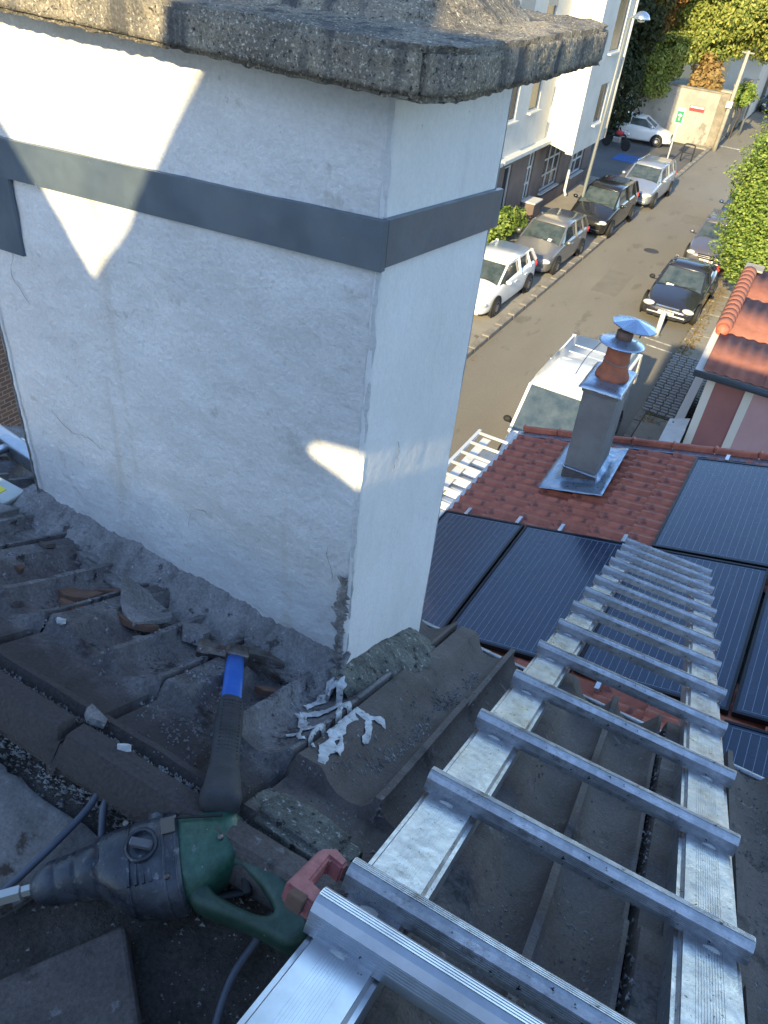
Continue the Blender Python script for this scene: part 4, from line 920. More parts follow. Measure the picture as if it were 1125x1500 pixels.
# cap: rough concrete slab + flaunching mound
def rough_slab(name, quad, z0, z1, res, m, parent, amp=.006, seed=0):
    a, b, c, d = [Vector(q) for q in quad]; nu = int((b-a).length/res); nv = int((d-a).length/res); nz_ = max(3, int((z1-z0)/res))
    bm = bmesh.new(); V = {}
    def P(i, j, k):
        if (i, j, k) in V: return V[(i, j, k)]
        s, t = i/nu, j/nv; p = (a*(1-s)+b*s)*(1-t)+(d*(1-s)+c*s)*t; z = z0+(z1-z0)*k/nz_
        q = Vector((p.x, p.y, z)); 
        ce = Vector(((a.x+b.x+c.x+d.x)/4, (a.y+b.y+c.y+d.y)/4, (z0+z1)/2))
        n = Vector((0, 0, 0))
        if i == 0: n += (a-b).to_3d().normalized()
        if i == nu: n += (b-a).to_3d().normalized()
        if j == 0: n += (a-d).to_3d().normalized()
        if j == nv: n += (d-a).to_3d().normalized()
        if k == 0: n.z -= 1
        if k == nz_: n.z += 1
        cnt_ = (i in (0, nu))+(j in (0, nv))+(k in (0, nz_))
        h = amp*(fnoise(q+Vector((seed, 0, 0)), 60, 3)*.75+.35*fnoise(q, 9, 3))
        if cnt_ > 1: h -= .010*(cnt_-1)
        # rounded near-vertical corners
        ei = min(i, nu-i)*res; ej = min(j, nv-j)*res
        if ei < .10 and ej < .10:
            dd = .10-math.hypot(.10-ei, .10-ej)
            if dd < 0: q += (ce-q).to_2d().to_3d().normalized()*(-dd)
        V[(i, j, k)] = bm.verts.new(q+n.normalized()*h if n.length else q); return V[(i, j, k)]
    for k in (0, nz_):
        for i in range(nu):
            for j in range(nv): bm.faces.new((P(i, j, k), P(i+1, j, k), P(i+1, j+1, k), P(i, j+1, k)))
    for k in range(nz_):
        for i in range(nu):
            for j in (0, nv): bm.faces.new((P(i, j, k), P(i+1, j, k), P(i+1, j, k+1), P(i, j, k+1)))
        for j in range(nv):
            for i in (0, nu): bm.faces.new((P(i, j, k), P(i, j+1, k), P(i, j+1, k+1), P(i, j, k+1)))
    return frombm(name, bm, m, parent, True)
rough_slab('cap_slab', [(-1.50, .876), (-.362, .800), (-.355, 1.46), (-1.49, 1.50)], -.152, -.100, .006, cap_m, ch, .0040, 5)
vs = []; fs = []; nr, na = 26, 72
for r_i in range(nr+1):
    t = r_i/nr
    for k in range(na):
        an = 2*PI*k/na; ca, sa = math.cos(an), math.sin(an)
        ex = 1/max(abs(ca)**4+abs(sa)**4, 1e-6)**.25
        rx = (.50*(1-t)+.36*t) if t < .5 else (.43-.12*(t-.5)*2)
        ry = (.235*(1-t)+.13*t)
        z = -.103+ (t**1.7)*.20
        p = Vector((-.93+ca*ex*rx, 1.175+sa*ex*ry, z)); p += Vector((ca, sa, .6))*.005*fnoise(p, 50, 4)
        vs.append(p)
for i in range(nr):
    for k in range(na): fs.append((i*na+k, i*na+(k+1) % na, (i+1)*na+(k+1) % na, (i+1)*na+k))
fs.append(tuple(nr*na+k for k in range(na)))
mesh('flaunching', vs, fs, cap_m, ch, True)

# --- mortar fillets, sealant, shards, grit ------------------------------------------------
def fillet_mesh(name, f, nu, nv, m, parent, seed=0):
    vs = [f(i/nu, j/nv) for j in range(nv+1) for i in range(nu+1)]
    return mesh(name, vs, [(j*(nu+1)+i, j*(nu+1)+i+1, (j+1)*(nu+1)+i+1, (j+1)*(nu+1)+i) for j in range(nv) for i in range(nu)], m, parent, True)
def ff(a, b):
    x = CD.x-.02+(CA.x-CD.x+.03)*a; wl = CA.y+(CD.y-CA.y)*(x-CA.x)/(CD.x-CA.x)
    wd = .135+.03*fnoise((a*3, 0, 1), 3, 3)+.02*fnoise((a*3, 7, 1), 12, 2); wd *= (1-.25*max(0, a-.8)*5)
    y = wl+.012-wd*b; hgt = (.085+.016*fnoise((a*4, 3, 3), 3, 4)+.006*fnoise((a*4, 3, 9), 22, 3))*(1-b)**1.5+.030*(1-b)-.008*b+.010*(b*(1-b)*4)
    z = zP(max(y, .0))+hgt+.010*fnoise((x, y, 2), 20, 5)
    return (x, y-(.006 if b < .02 else 0), z)
fl = tag(fillet_mesh('mortar_fillet', ff, 240, 44, mortar, None), 'blue grey mortar fillet sealing the front foot of the white chimney', 'mortar')
def fg(a, b):
    y = .845+.43*a; xx = CA.x-.01; wd = (.145+.02*fnoise((a*3, 1, 1), 4, 3))*(math.sin(min(1, .30+a*1.1)*PI*.5) if a < .65 else math.cos((a-.65)/.35*PI*.42)**.6)
    if a < .04: wd *= .9
    x = xx+wd*b; h = .075*max(0, (1-b**2.2))*(.75+.3*math.sin(a*PI))*(math.cos(max(0, (a-.8)/.2)*1.3))+.012
    z = zP(y)+h-.016*b+.010*fnoise((x, y, 6), 16, 5)
    return (x, y, z)
tag(fillet_mesh('mortar_lump', fg, 80, 44, mortar_d, None), 'dark speckled mortar lump at the right foot of the chimney corner', 'mortar')
def ribbon(pts, wd, h, seed, nu=10):
    P = smoothpts(pts, 16); rnd = random.Random(seed); vs = []; fs = []; n = 6
    for i, (x, y) in enumerate([(p.x, p.y) for p in P]):
        t = P[min(i+1, len(P)-1)]-P[max(i-1, 0)]; t.z = 0; t.normalize(); s = Vector((t.y, -t.x, 0)); w_ = wd*(.55+1.1*abs(fnoise((x*22, y*22, seed), 1, 3)))
        for k in range(n):
            u = -1+2*k/(n-1); q = Vector((x, y, 0))+s*u*w_*(1+.55*fnoise((x*45, y*45, u*2), 1, 3)); q.z = (roofz(q.x, q.y) if q.x > -.46 or q.y < .8 else zP(q.y)+.02)+.0035+h*(1-u*u)*(.5+.9*rnd.random())+(P[i].z if P[i].z > .03 else 0)
            vs.append(q)
    for i in range(len(P)-1):
        for k in range(n-1): fs.append((i*n+k, i*n+k+1, (i+1)*n+k+1, (i+1)*n+k))
    return vs, fs
sv, sf = [], []
for k, (pts, wd) in enumerate((([(-.452, .862, .05), (-.435, .83, .035), (-.425, .80, .022), (-.44, .76, .02), (-.465, .735, .014)], .009),
        ([(-.425, .80, .022), (-.385, .795, .018), (-.352, .79, .014), (-.325, .81, .010)], .010), ([(-.352, .79, .014), (-.335, .76, .010), (-.325, .725, .008)], .006),
        ([(-.385, .795, .018), (-.375, .74, .014), (-.365, .68, .012), (-.352, .632, .010), (-.346, .612, .008)], .012), ([(-.465, .735, .014), (-.43, .70, .012), (-.39, .70, .012), (-.37, .70, .012)], .009),
        ([(-.44, .72, .012), (-.425, .67, .010), (-.40, .645, .010)], .005), ([(-.40, .70, 0), (-.395, .66, 0), (-.375, .64, 0)], .004), ([(-.36, .70, 0), (-.345, .68, 0), (-.34, .655, 0)], .004), ([(-.41, .79, 0), (-.395, .755, 0), (-.38, .73, 0)], .006), ([(-.455, .74, 0), (-.44, .71, 0), (-.43, .68, 0), (-.445, .66, 0)], .004), ([(-.452, .862, .05), (-.462, .80, .02), (-.47, .76, .016)], .007))):
    a, b = ribbon(pts, wd*1.1, .0018, k); o_ = len(sv); sv += a; sf += [tuple(i+o_ for i in f) for f in b]
se = mesh('sealant_streaks', sv, sf, caulk, None, True); tag(se, 'cracked white sealant streaks on the tiles below the chimney corner', 'sealant')
# broken tile pieces
def shard(label, x, y, z, sx_, sy_, rot, m, seed, group='broken tile pieces on the dusty roof', th=.012, curve=0.0, name='tile_shard'):
    rnd = random.Random(seed); n = rnd.choice((4, 5, 6)); ang = sorted(rnd.uniform(0, 2*PI) for _ in range(n*3))[::3]
    ang = [2*PI*(k+rnd.uniform(-.28, .28))/n for k in range(n)]
    bm = bmesh.new(); vv = [bm.verts.new((math.cos(a)*sx_*rnd.uniform(.75, 1.1), math.sin(a)*sy_*rnd.uniform(.75, 1.1), 0)) for a in ang]
    f = bm.faces.new(vv); r = bmesh.ops.extrude_face_region(bm, geom=[f])
    for v in [g for g in r['geom'] if isinstance(g, bmesh.types.BMVert)]: v.co.z += th
    bmesh.ops.triangulate(bm, faces=bm.faces[:]); bmesh.ops.subdivide_edges(bm, edges=bm.edges[:], cuts=2, use_grid_fill=True)
    for v in bm.verts: v.co.z += curve*(v.co.x/sx_)**2*sx_+.0012*fnoise(v.co+Vector((seed, 0, 0)), 60, 3)
    o = frombm(name, bm, m); o.location = (x, y, z); o.rotation_euler = rot; return tag(o, label, 'tile shard', group)
SL = -A
for k, (lab, x, y, dz, a, b, r, m, cv) in enumerate((
    ('reddish broken tile piece left of the hole in the dusty tiles', -.985, .715, .020, .05, .035, (SL, 0, .5), terracotta_b, .1),
    ('long reddish tile sliver crossing the hole', -.955, .775, .030, .055, .012, (SL, .1, .7), terracotta_b, 0),
    ('flat reddish shard in front of the hole', -.945, .665, .022, .042, .022, (SL, 0, -.1), terracotta_b, 0),
    ('curved grey tile fragment with a red broken edge', -.86, .755, .030, .075, .05, (SL+.10, .05, -.2), mortar, .5),
    ('thin red tile edge under the curved grey fragment', -.835, .715, .022, .05, .010, (SL, 0, .25), terracotta_b, .2),
    ('round lump of grey mortar behind the hammer head', -.745, .775, .020, .035, .028, (SL, 0, .2), mortar, .0),
    ('grey shard behind the long sliver', -.93, .83, .025, .045, .03, (SL, 0, .2), mortar, .3),
    ('small reddish shard near the left photo edge', -1.16, .70, .018, .03, .012, (SL, 0, -.2), terracotta_b, 0),
    ('small brown chip right of the hammer head', -.535, .73, .020, .028, .010, (SL, 0, .3), terracotta_b, 0),
    ('small grey stone chip near the chimney corner', -.505, .745, .020, .012, .009, (SL, 0, .2), mortar, 0),
    ('flat grey flake lying in the tile head channel', -.66, .455, .020, .025, .016, (SL, 0, -.3), mortar, 0),
    ('thin white flake lying on the tile head', -.575, .432, .022, .014, .004, (SL, 0, .5), caulk, 0),
)): shard(lab, x, y, zP(y)+dz, a, b, r, m, k+30, th=.012 if k != 5 else .028, curve=cv)
for k, (lab, x, y, a, b, r) in enumerate((('triangular grey chip left of the hammer face', -.80, .69, .018, .012, .4), ('dark grey chip between the two tile bulges at the left', -1.03, .60, .016, .010, .9), ('pale chip lying on the left bulge', -.90, .60, .010, .007, .2), ('grey chip on the mortar skirt above the hammer', -.66, .84, .014, .010, 1.2), ('largest chip on the far left mortar heap', -1.18, .80, .022, .015, .5))):
    shard(lab, x, y, roofz(x, y)+.001, a, b, (SL, 0, r), (mortar, tile_d, caulk, mortar, tile_d)[k], 120+k, th=.009)
shard('white blue shard above the green tool housing, the left one', -.475, .40, -1.055, .018, .014, (.5, 0, .3), boxw, 71, group='pale shards beside the drill', th=.004)
shard('slim white shard beside the hammer butt, the right one', -.432, .415, -1.045, .009, .015, (.6, 0, .2), boxw, 72, group='pale shards beside the drill', th=.004)
# shade of the hole under the broken tiles, put in as a black plate
hole = shard('black plate standing in for the shade of the gap under the broken tiles', -.965, .742, zP(.742)+.0285, .024, .012, (SL, 0, .5), black, 90, th=.004)
# mossy broken tile end at the right end of the tile heads, mortar block top-left
def lump(name, label, c, s, rot, m, seed, amp=.12, cat='mortar'):
    bm = bmesh.new(); bmesh.ops.create_cube(bm, size=1); bmesh.ops.bevel(bm, geom=bm.edges[:], offset=.14, segments=2, affect='EDGES'); bmesh.ops.subdivide_edges(bm, edges=bm.edges[:], cuts=5, use_grid_fill=True)
    for v in bm.verts:
        v.co *= 1+amp*fnoise(v.co+Vector((seed, 0, 0)), 2.2, 5)+.05*fnoise(v.co, 9, 3); v.co = Vector((v.co.x*s[0], v.co.y*s[1], v.co.z*s[2]))
    o = frombm(name, bm, m, None, True); o.location = c; o.rotation_euler = rot; return tag(o, label, cat)
lump('mossy_block', 'lichen covered block at the right end of the tile head row', (-.295, .482, zP(.482)+.004), (.17, .085, .045), (SL, 0, -.05), mortar_d, 3)
lump('mortar_block', 'dark mortar block at the left foot of the chimney', (-1.40, .80, zP(.80)+.01), (.16, .14, .09), (SL, 0, .2), mortar, 6)
lump('mortar_lump', 'rough mortar heap on the tiles at the left photo edge', (-1.27, .85, zP(.85)+.0), (.12, .10, .05), (SL, 0, .1), mortar, 9)
for k, (x, y, a, b, h, r) in enumerate(((-.72, .86, .30, .10, .035, .1), (-1.0, .86, .30, .10, .04, -.1), (-.55, .83, .12, .07, .03, .3))):
    lump('mortar_smear', ('long mortar smear in front of the fillet behind the hammer', 'long mortar smear in front of the fillet behind the broken tiles', 'short mortar smear beside the chimney corner')[k], (x, y, zP(y)+.012), (a, b, h), (SL, 0, r), mortar, 12+k, .2)
# grit and debris: nobody could count it
t1 = lambda y: zP(y)+.012
def debris(name, label, spots, m):
    vs = []; fs = []; rnd = random.Random(17)
    for (x, y, dx, dy, n, s0, zf) in spots:
        for _ in range(n):
            px = rnd.gauss(x, dx); py = rnd.gauss(y, dy); s = s0*rnd.uniform(.35, 1.3)**1.5; z = (roofz(px, py) if zf is t1 else zf(py))+s*.3
            b = len(vs); q = [Vector((rnd.uniform(-1, 1), rnd.uniform(-1, 1), rnd.uniform(-.3, .3))) for _ in range(3)]
            vs += [Vector((px, py, z))+Vector((s, 0, -s*.3))+q[0]*s*.3, Vector((px, py, z))+Vector((-s*.5, s*.8, -s*.3))+q[1]*s*.3, Vector((px, py, z))+Vector((-s*.5, -s*.8, -s*.3))+q[2]*s*.3, Vector((px, py, z+s*rnd.uniform(.3, .8)))]
            fs += [(b, b+1, b+3), (b+1, b+2, b+3), (b+2, b, b+3), (b, b+2, b+1)]
    return tag(mesh(name, vs, fs, m), label, 'debris', kind='stuff')
tch = lambda y: zP(y)+.008; t2 = lambda y: z2(y)+.004
sp_ = []
for k in range(30): sp_.append((-1.25+k*.033, .447, .012, .006, 34, .0032, tch))
for k in range(14): 
    a = k/13; sp_.append((-.285+.03*a, .70+.40*a, .014, .03, 42, .0036, t1))
for k in range(8): sp_.append((random.uniform(-.1, .2), random.uniform(.5, 1.2), .03, .06, 60, .0020, t1))
for k in range(16):
    a = k/15; sp_.append((-.279+.007*math.sin(a*9), .74+.46*a, .008, .02, 34, .0050, t1))
for xj in (.16, .435, .71):
    for k in range(10): sp_.append((xj+.003, .3+.11*k, .003, .03, 26, .0036, t1))
for k in range(9): sp_.append((.10+random.uniform(-.02, .02), .35+.11*k, .02, .05, 60, .0028, t1)); sp_.append((-.02+random.uniform(-.02, .02), .35+.11*k, .02, .05, 60, .0026, t1)); sp_.append((.36+random.uniform(-.03, .03), .4+.11*k, .03, .05, 50, .003, t1))
sp_ += [(-.34, .64, .04, .06, 160, .003, t1), (-.25, .62, .05, .07, 200, .0025, t1), (-.50, .76, .04, .03, 120, .004, t1), (-.62, .66, .05, .04, 140, .0035, t1), (-.84, .63, .08, .04, 160, .0035, t1), (-1.0, .62, .05, .03, 130, .003, t1),
        (-.75, .70, .05, .02, 100, .003, t1), (-.57, .60, .06, .05, 150, .003, t1), (-.62, .385, .18, .010, 620, .0038, t2), (-.85, .37, .15, .02, 420, .004, t2), (-.30, .95, .015, .10, 160, .0035, t1), (-.29, .85, .02, .08, 220, .0032, t1), (-.40, .50, .10, .05, 200, .002, t1), (-1.1, .75, .12, .08, 260, .0035, t1), (-.55, .55, .05, .03, 160, .003, t1), (-.45, .34, .08, .04, 160, .003, t2), (-.25, .28, .08, .06, 160, .0018, t2), (-.6, .3, .2, .08, 200, .003, t2), (.06, .33, .1, .05, 160, .0022, t1),
        (-.95, .78, .25, .09, 380, .0028, t1), (-.66, .80, .10, .05, 160, .003, t1)]
debris('roof_grit', 'grey crumbs of mortar and grit scattered over the dark tiles', sp_, grit)

# --- other-slope items ---------------------------------------------------------------------
def bedrock(name, label, quad, th, m, cat, amp=.004, res=26, cr=0, z_add=.012):
    a, b, c, d = [Vector(q) for q in quad]; vs = []; fs = []
    for k in (0, 1):
        for j in range(res+1):
            for i in range(res+1):
                s, t = i/res, j/res; p = (a*(1-s)+b*s)*(1-t)+(d*(1-s)+c*s)*t
                e = (i in (0, res) or j in (0, res))
                off = Vector((fnoise((p.x, p.y, 1), 20, 3), fnoise((p.x, p.y, 8), 20, 3)))*(.012 if e else 0)
                z = z2(p.y)+z_add+(th if k == 0 else -.02)+(amp*fnoise((p.x, p.y, 3), 16, 4) if k == 0 else 0)-(.004 if e and k == 0 else 0)+cr*abs(s-.5)
                vs.append((p.x+off.x, p.y+off.y, z))
    n = res+1
    for j in range(res):
        for i in range(res): fs.append((j*n+i, j*n+i+1, (j+1)*n+i+1, (j+1)*n+i))
    N2 = n*n
    for i in range(res):
        fs.append((i, i+N2, i+1+N2, i+1)); q = res*n+i; fs.append((q, q+1, q+1+N2, q+N2))
        q = i*n; fs.append((q, q+n, q+n+N2, q+N2)); q = i*n+res; fs.append((q, q+N2, q+n+N2, q+n))
    o = mesh(name, vs, fs, m, None, True); o.data.set_sharp_from_angle(angle=R_(50)); return tag(o, label, cat)
bedrock('concrete_patch', 'worn light grey concrete patch under the drill cable', [(-1.15, .20), (-.60, .20), (-.545, .345), (-1.05, .36)], .004, slab_m, 'concrete', .006)
bedrock('tile_piece', 'dark flat tile piece at the left photo edge below the tile heads', [(-1.05, .385), (-.86, .375), (-.83, .405), (-1.0, .425)], .03, tile_d, 'tile', .002)
o = box('loose_roof_tile', (0, 0, 0), (.20, .34, .022), tile_d, None, bev=.006); o.location = (-.455, .08, z2(.08)+.040); o.rotation_euler = (R_(8), R_(-6), R_(-38)); tag(o, 'loose dark roof tile lying in the bottom left corner', 'tile')
o = prism('ridge_fold_tile', [(-.10, 0), (.10, 0), (.085, .016), (0, .035), (-.085, .016)], .30, tile_d, None, None, .004); o.rotation_euler = (R_(80), 0, R_(-42)); o.location = (-.36, .09, z2(.09)+.018); tag(o, 'folded dark tile beside the loose tile in front of the drill', 'tile')

# --- ladder --------------------------------------------------------------------------------
LA = R_(28.4)
LO = Vector((-.1696, .645, -.997))
lM = Matrix.Translation(LO) @ Matrix.Rotation(-LA, 4, 'X')     # local: x across, y along (down the slope), z out
ld = thing('roof_ladder', 'long dirty aluminium ladder lying down the dark roof towards the panels', 'ladder', mat=lM)
def ladder_stile(name, x0, x1, y0, y1, m, parent, zt=-.020, hgt=.062):
    bm = bmesh.new(); bbox(bm, Vector(((x0+x1)/2, (y0+y1)/2, zt-hgt/2)), (x1-x0, y1-y0, hgt))
    bmesh.ops.bevel(bm, geom=[e for e in bm.edges if abs((e.verts[0].co-e.verts[1].co).y) > .1], offset=.009, segments=3, affect='EDGES')
    st = frombm(name, bm, m, parent); autosmooth(st, 30)
    cx = (x0+x1)/2
    g = boxes('groove_ribs', [((cx+(k-5)*.0034, (y0+y1)/2, zt+.0003), (.0014, y1-y0-.004, .0009)) for k in range(11)], m, st); g['kind'] = 'stuff'
    return st
SX = ((-.003, .081), (.371, .457))
PITCH = .28
for (a, b) in SX: ladder_stile('stile', a, b, -1.12*PITCH, 12.55*PITCH, alu, ld)
def rung_mesh(L, seed, ribs=True, r=.018, m=alu):
    # D-shaped extrusion along x: profile in (y, z)
    prof = [(-.0165, -.022), (-.0178, -.012), (-.0178, .003), (-.0135, .0115), (-.0065, .0155), (.003, .0155), (.010, .0125), (.0165, .004), (.0168, -.008), (.0165, -.022)]
    bm = bmesh.new(); n = len(prof); rows = []
    for x in (0, L): rows.append([bm.verts.new((x, y, z)) for y, z in prof])
    for j in range(n): bm.faces.new((rows[0][j], rows[0][(j+1) % n], rows[1][(j+1) % n], rows[1][j]))
    bm.faces.new(rows[0][::-1]); bm.faces.new(rows[1])
    # fine ribs on the near side and top
    if ribs:
        for k in range(5): bbox(bm, Vector((L/2, -.0179, -.011+k*.0030)), (L-.002, .0008, .0013))
        for k in range(4): bbox(bm, Vector((L/2, -.007+k*.0034, .0157)), (L-.002, .0013, .0008))
    me = D.meshes.new('rung'); bmesh.ops.recalc_face_normals(bm, faces=bm.faces); bm.to_mesh(me); bm.free(); me.materials.append(m); me.shade_smooth(); me.set_sharp_from_angle(angle=R_(16)); return me
rm = [rung_mesh(.468, 1), rung_mesh(.464, 2)]
wm = None
def weld_bead(parent, x, y):
    global wm
    if wm is None:
        bm = bmesh.new(); bmesh.ops.create_icosphere(bm, subdivisions=2, radius=1)
        for v in bm.verts: v.co *= 1+.25*fnoise(v.co, 2.5, 3)
        wm = D.meshes.new('weld'); bm.to_mesh(wm); bm.free(); wm.materials.append(weld); wm.shade_smooth()
    o = D.objects.new('weld', wm); COL.objects.link(o); o.parent = parent; o.location = (x, y, -.022); o.scale = (.014, .006, .005)
for i in range(-1, 13):
    o = D.objects.new('rung', rm[i % 2]); COL.objects.link(o); o.parent = ld; o.scale = (1, .92, .86); o.location = (-.006+random.uniform(-.002, .002), i*PITCH+.006, -.0035); o.rotation_euler.z = random.uniform(-.004, .004)
    for cx in (.035, .417): weld_bead(ld, cx, i*PITCH+.006-.024)
# second, cleaner section overlapping above
ld2 = thing('ladder_section', 'cleaner bright ladder section at the bottom of the photo joined by a red clip', 'ladder', mat=lM)
for (a, b) in SX: ladder_stile('stile', a-.001, b+.001, -4.6*PITCH, -1.13*PITCH, alu_c, ld2, zt=-.0195)
rc = rung_mesh(.468, 5, m=alu_c)
for i in range(4):
    o = D.objects.new('rung', rc); COL.objects.link(o); o.parent = ld2; o.location = (-.010, -1.262*PITCH-i*PITCH, -.001); o.scale = (1, 1.15, 1.1)
    for cx in (.035, .417): weld_bead(ld2, cx, -1.262*PITCH-i*PITCH-.026)
# red plastic clip bridging the two rungs
cl = thing('red_clip', 'faded red plastic end clip on the two nearest rungs', 'clip', mat=lM)
yc0, yc1 = -1.262*PITCH, -1.0*PITCH
prism('clip_body', [(-.050, yc0-.006), (-.010, yc0-.012), (-.010, yc0+.014), (-.030, yc0+.018), (-.032, yc1-.006), (-.012, yc1-.010), (-.012, yc1+.006), (-.034, yc1+.016), (-.048, yc1+.0)], .024, redplast, cl, Matrix.Translation((0, 0, -.020)), .003)
box('clip_socket', (-.030, yc0-.012, -.004), (.020, .014, .018), terracotta_b, cl, bev=.002)

# --- hammer --------------------------------------------------------------------------------
hp0 = Vector((-.622, .748, zP(.748)+.050)); hp1 = Vector((-.397, .432, zP(.432)+.040))
hz_ = (hp1-hp0).normalized(); nrm_ = Vector((0, math.sin(A), math.cos(A))); hx_ = nrm_.cross(hz_).normalized(); hx_ = hx_ if hx_.x > 0 else -hx_; hy_ = hz_.cross(hx_)
HM = Matrix(((hx_.x, hy_.x, hz_.x, hp0.x), (hx_.y, hy_.y, hz_.y, hp0.y), (hx_.z, hy_.z, hz_.z, hp0.z), (0, 0, 0, 1)))
LH = (hp1-hp0).length
ham = thing('claw_hammer', 'claw hammer with blue shaft and black rubber grip lying on the dusty tiles', 'hammer', mat=HM)
steel = mat('worn_steel', (0.20, 0.19, 0.18), .42, .75, var=(.10, .075, .065), vscale=34, spots=(.3, .3, .3), sscale=90, sthr=.62, bump=.001, bscale=60)
hblue = mat('blue_paint_shaft', (0.015, 0.10, 0.42), .45, 0, var=(.03, .13, .45), vscale=20, spots=(.05, .05, .07), sscale=70, sthr=.66)
hrub = mat('black_grip', (0.022, 0.022, 0.024), .7, var=(.045, .045, .05), vscale=20, bump=.0006, bscale=200)
def ovaltube(name, st, m, parent, seg=18):
    vs = []; fs = []
    for (z, a, b) in st:
        for k in range(seg):
            an = 2*PI*k/seg; c, s = math.cos(an), math.sin(an); e = 1/(abs(c)**3.2+abs(s)**3.2)**(1/3.2)
            vs.append((a*c*e, b*s*e, z))
    for i in range(len(st)-1):
        for k in range(seg): fs.append((i*seg+k, i*seg+(k+1) % seg, (i+1)*seg+(k+1) % seg, (i+1)*seg+k))
    fs.append(tuple(range(seg))[::-1]); fs.append(tuple((len(st)-1)*seg+k for k in range(seg)))
    return mesh(name, vs, fs, m, parent, True)
ovaltube('shaft', [(-.01, .016, .012), (.03, .017, .012), (LH*.36, .0175, .012)], hblue, ham)
gp_ = ovaltube('grip', [(LH*.35, .018, .013), (LH*.37, .0205, .015), (LH*.5, .0225, .0165), (LH*.7, .0215, .016), (LH*.80, .0225, .017), (LH*.82, .0205, .0155), (LH*.83, .0235, .018), (LH*.97, .029, .021), (LH*1.0, .026, .019), (LH*1.005, .016, .012)], hrub, ham)
dots = bmesh.new()
for r_ in range(17):
    for c_ in range(7):
        for sgn in (-1, 1):
            x = (c_-3)*.0048; bbox(dots, Vector((x, sgn*.0162*(1-.03*abs(c_-3)), LH*(.40+.024*r_))), (.0026, .0016, .004))
dd = frombm('grip_studs', dots, hrub, gp_); dd['kind'] = 'stuff'
# head: along local x. striking face at -x, claw at +x
Q = Matrix.Rotation(R_(90), 3, 'Y')
lathe('striking_face', [(.0, -.075), (.017, -.074), (.019, -.07), (.019, -.055), (.0145, -.048), (.0145, -.022), (.019, -.016)], steel, ham, 8, (0, 0, -.022), Q, False)
box('eye', (0.002, 0, -.022), (.044, .032, .040), steel, ham, bev=.005)
for s in (-1, 1):
    vs = []; fs = []; n = 9
    for i in range(n):
        t = i/(n-1); x = .022+.070*t; zc = -.028+.034*t**2.0; w_ = .0085*(1-.45*t); h = .017*(1-.75*t); yc = s*(.007+.008*t)
        for (a, b) in ((-w_, -h), (w_, -h), (w_, h), (-w_, h)): vs.append((x, yc+a, zc+b))
    for i in range(n-1):
        for k in range(4): fs.append((i*4+k, i*4+(k+1) % 4, (i+1)*4+(k+1) % 4, (i+1)*4+k))
    fs.append((0, 1, 2, 3)); fs.append(tuple((n-1)*4+k for k in range(4)))
    c_ = mesh('claw', vs, fs, steel, ham, False)
ham.rotation_mode = 'XYZ'

# --- rotary drill --------------------------------------------------------------------------
dk_b = mat('dusty_black_plastic', (0.020, 0.024, 0.034), .34, 0, var=(0.075, 0.08, 0.095), vscale=13, rvar=.18, bump=.0025, bscale=30, spots=(.16, .16, .17), sscale=38, sthr=.62, spots2=((0.13, 0.125, 0.12), 120, .60, .08), grain=(90, .4), vthr=(.45, .70))
dk_g = mat('green_plastic', (0.016, 0.072, 0.043), .42, 0, var=(0.045, 0.105, 0.075), vscale=16, rvar=.15, bump=.0014, bscale=50, spots=(.17, .21, .19), sscale=34, sthr=.635, spots2=((0.03, 0.035, 0.03), 26, .60, .1), grain=(100, .35))
dA = Vector((-.556, .243, -1.050)); dB = Vector((-.396, .400, -1.018))
dz = (dB-dA).normalized(); dx = Vector((dz.y, -dz.x, 0)).normalized(); dy = dz.cross(dx)   # dx points to +x -y (towards handle)
DM = Matrix(((dx.x, dy.x, dz.x, dA.x), (dx.y, dy.y, dz.y, dA.y), (dx.z, dy.z, dz.z, dA.z), (0, 0, 0, 1)))
dr = thing('rotary_drill', 'green and black rotary hammer drill lying on its side on the roof', 'drill', mat=DM @ Matrix.Diagonal((1.12, 1.12, 1.02, 1)))
lathe('chuck', [(.010, -.004), (.015, 0), (.021, .007), (.0245, .018), (.026, .028), (.0245, .030), (.0265, .033), (.0275, .050), (.0285, .054), (.0272, .056), (.0295, .059), (.031, .075), (.034, .09)], dk_b, dr, 32)
lathe('drill_bit', [(.0075, -.10), (.0075, -.045), (.0095, -.044), (.0095, -.018), (.007, -.016), (.007, .0)], mat('bit_steel', (.5, .49, .46), .35, .85), dr, 6, smooth=False)
def skinbox(name, st, m, parent, seg=28, p=3.0, center=None):
    """stations (z, a+, a-, b, xc) superellipse loft along local z"""
    vs = []; fs = []
    for (z, a, b, xc, yc) in st:
        for k in range(seg):
            an = 2*PI*k/seg; c, s = math.cos(an), math.sin(an); e = 1/(abs(c)**p+abs(s)**p)**(1/p); vs.append((xc+a*c*e, yc+b*s*e, z))
    for i in range(len(st)-1):
        for k in range(seg): fs.append((i*seg+k, i*seg+(k+1) % seg, (i+1)*seg+(k+1) % seg, (i+1)*seg+k))
    fs.append(tuple(range(seg))[::-1]); fs.append(tuple((len(st)-1)*seg+k for k in range(seg)))
    return mesh(name, vs, fs, m, parent, True)
gb = skinbox('gear_housing', [(.080, .030, .030, 0, 0), (.092, .036, .034, .002, 0), (.105, .044, .037, .008, 0), (.125, .052, .039, .014, 0), (.16, .057, .040, .018, 0), (.185, .058, .040, .019, 0), (.192, .055, .038, .019, 0)], dk_b, dr)
skinbox('motor_housing', [(.188, .053, .037, .017, 0), (.20, .054, .037, .017, 0), (.225, .048, .036, .016, 0), (.25, .040, .033, .012, 0), (.266, .030, .026, .010, 0), (.272, .018, .015, .010, 0)], dk_g, dr)
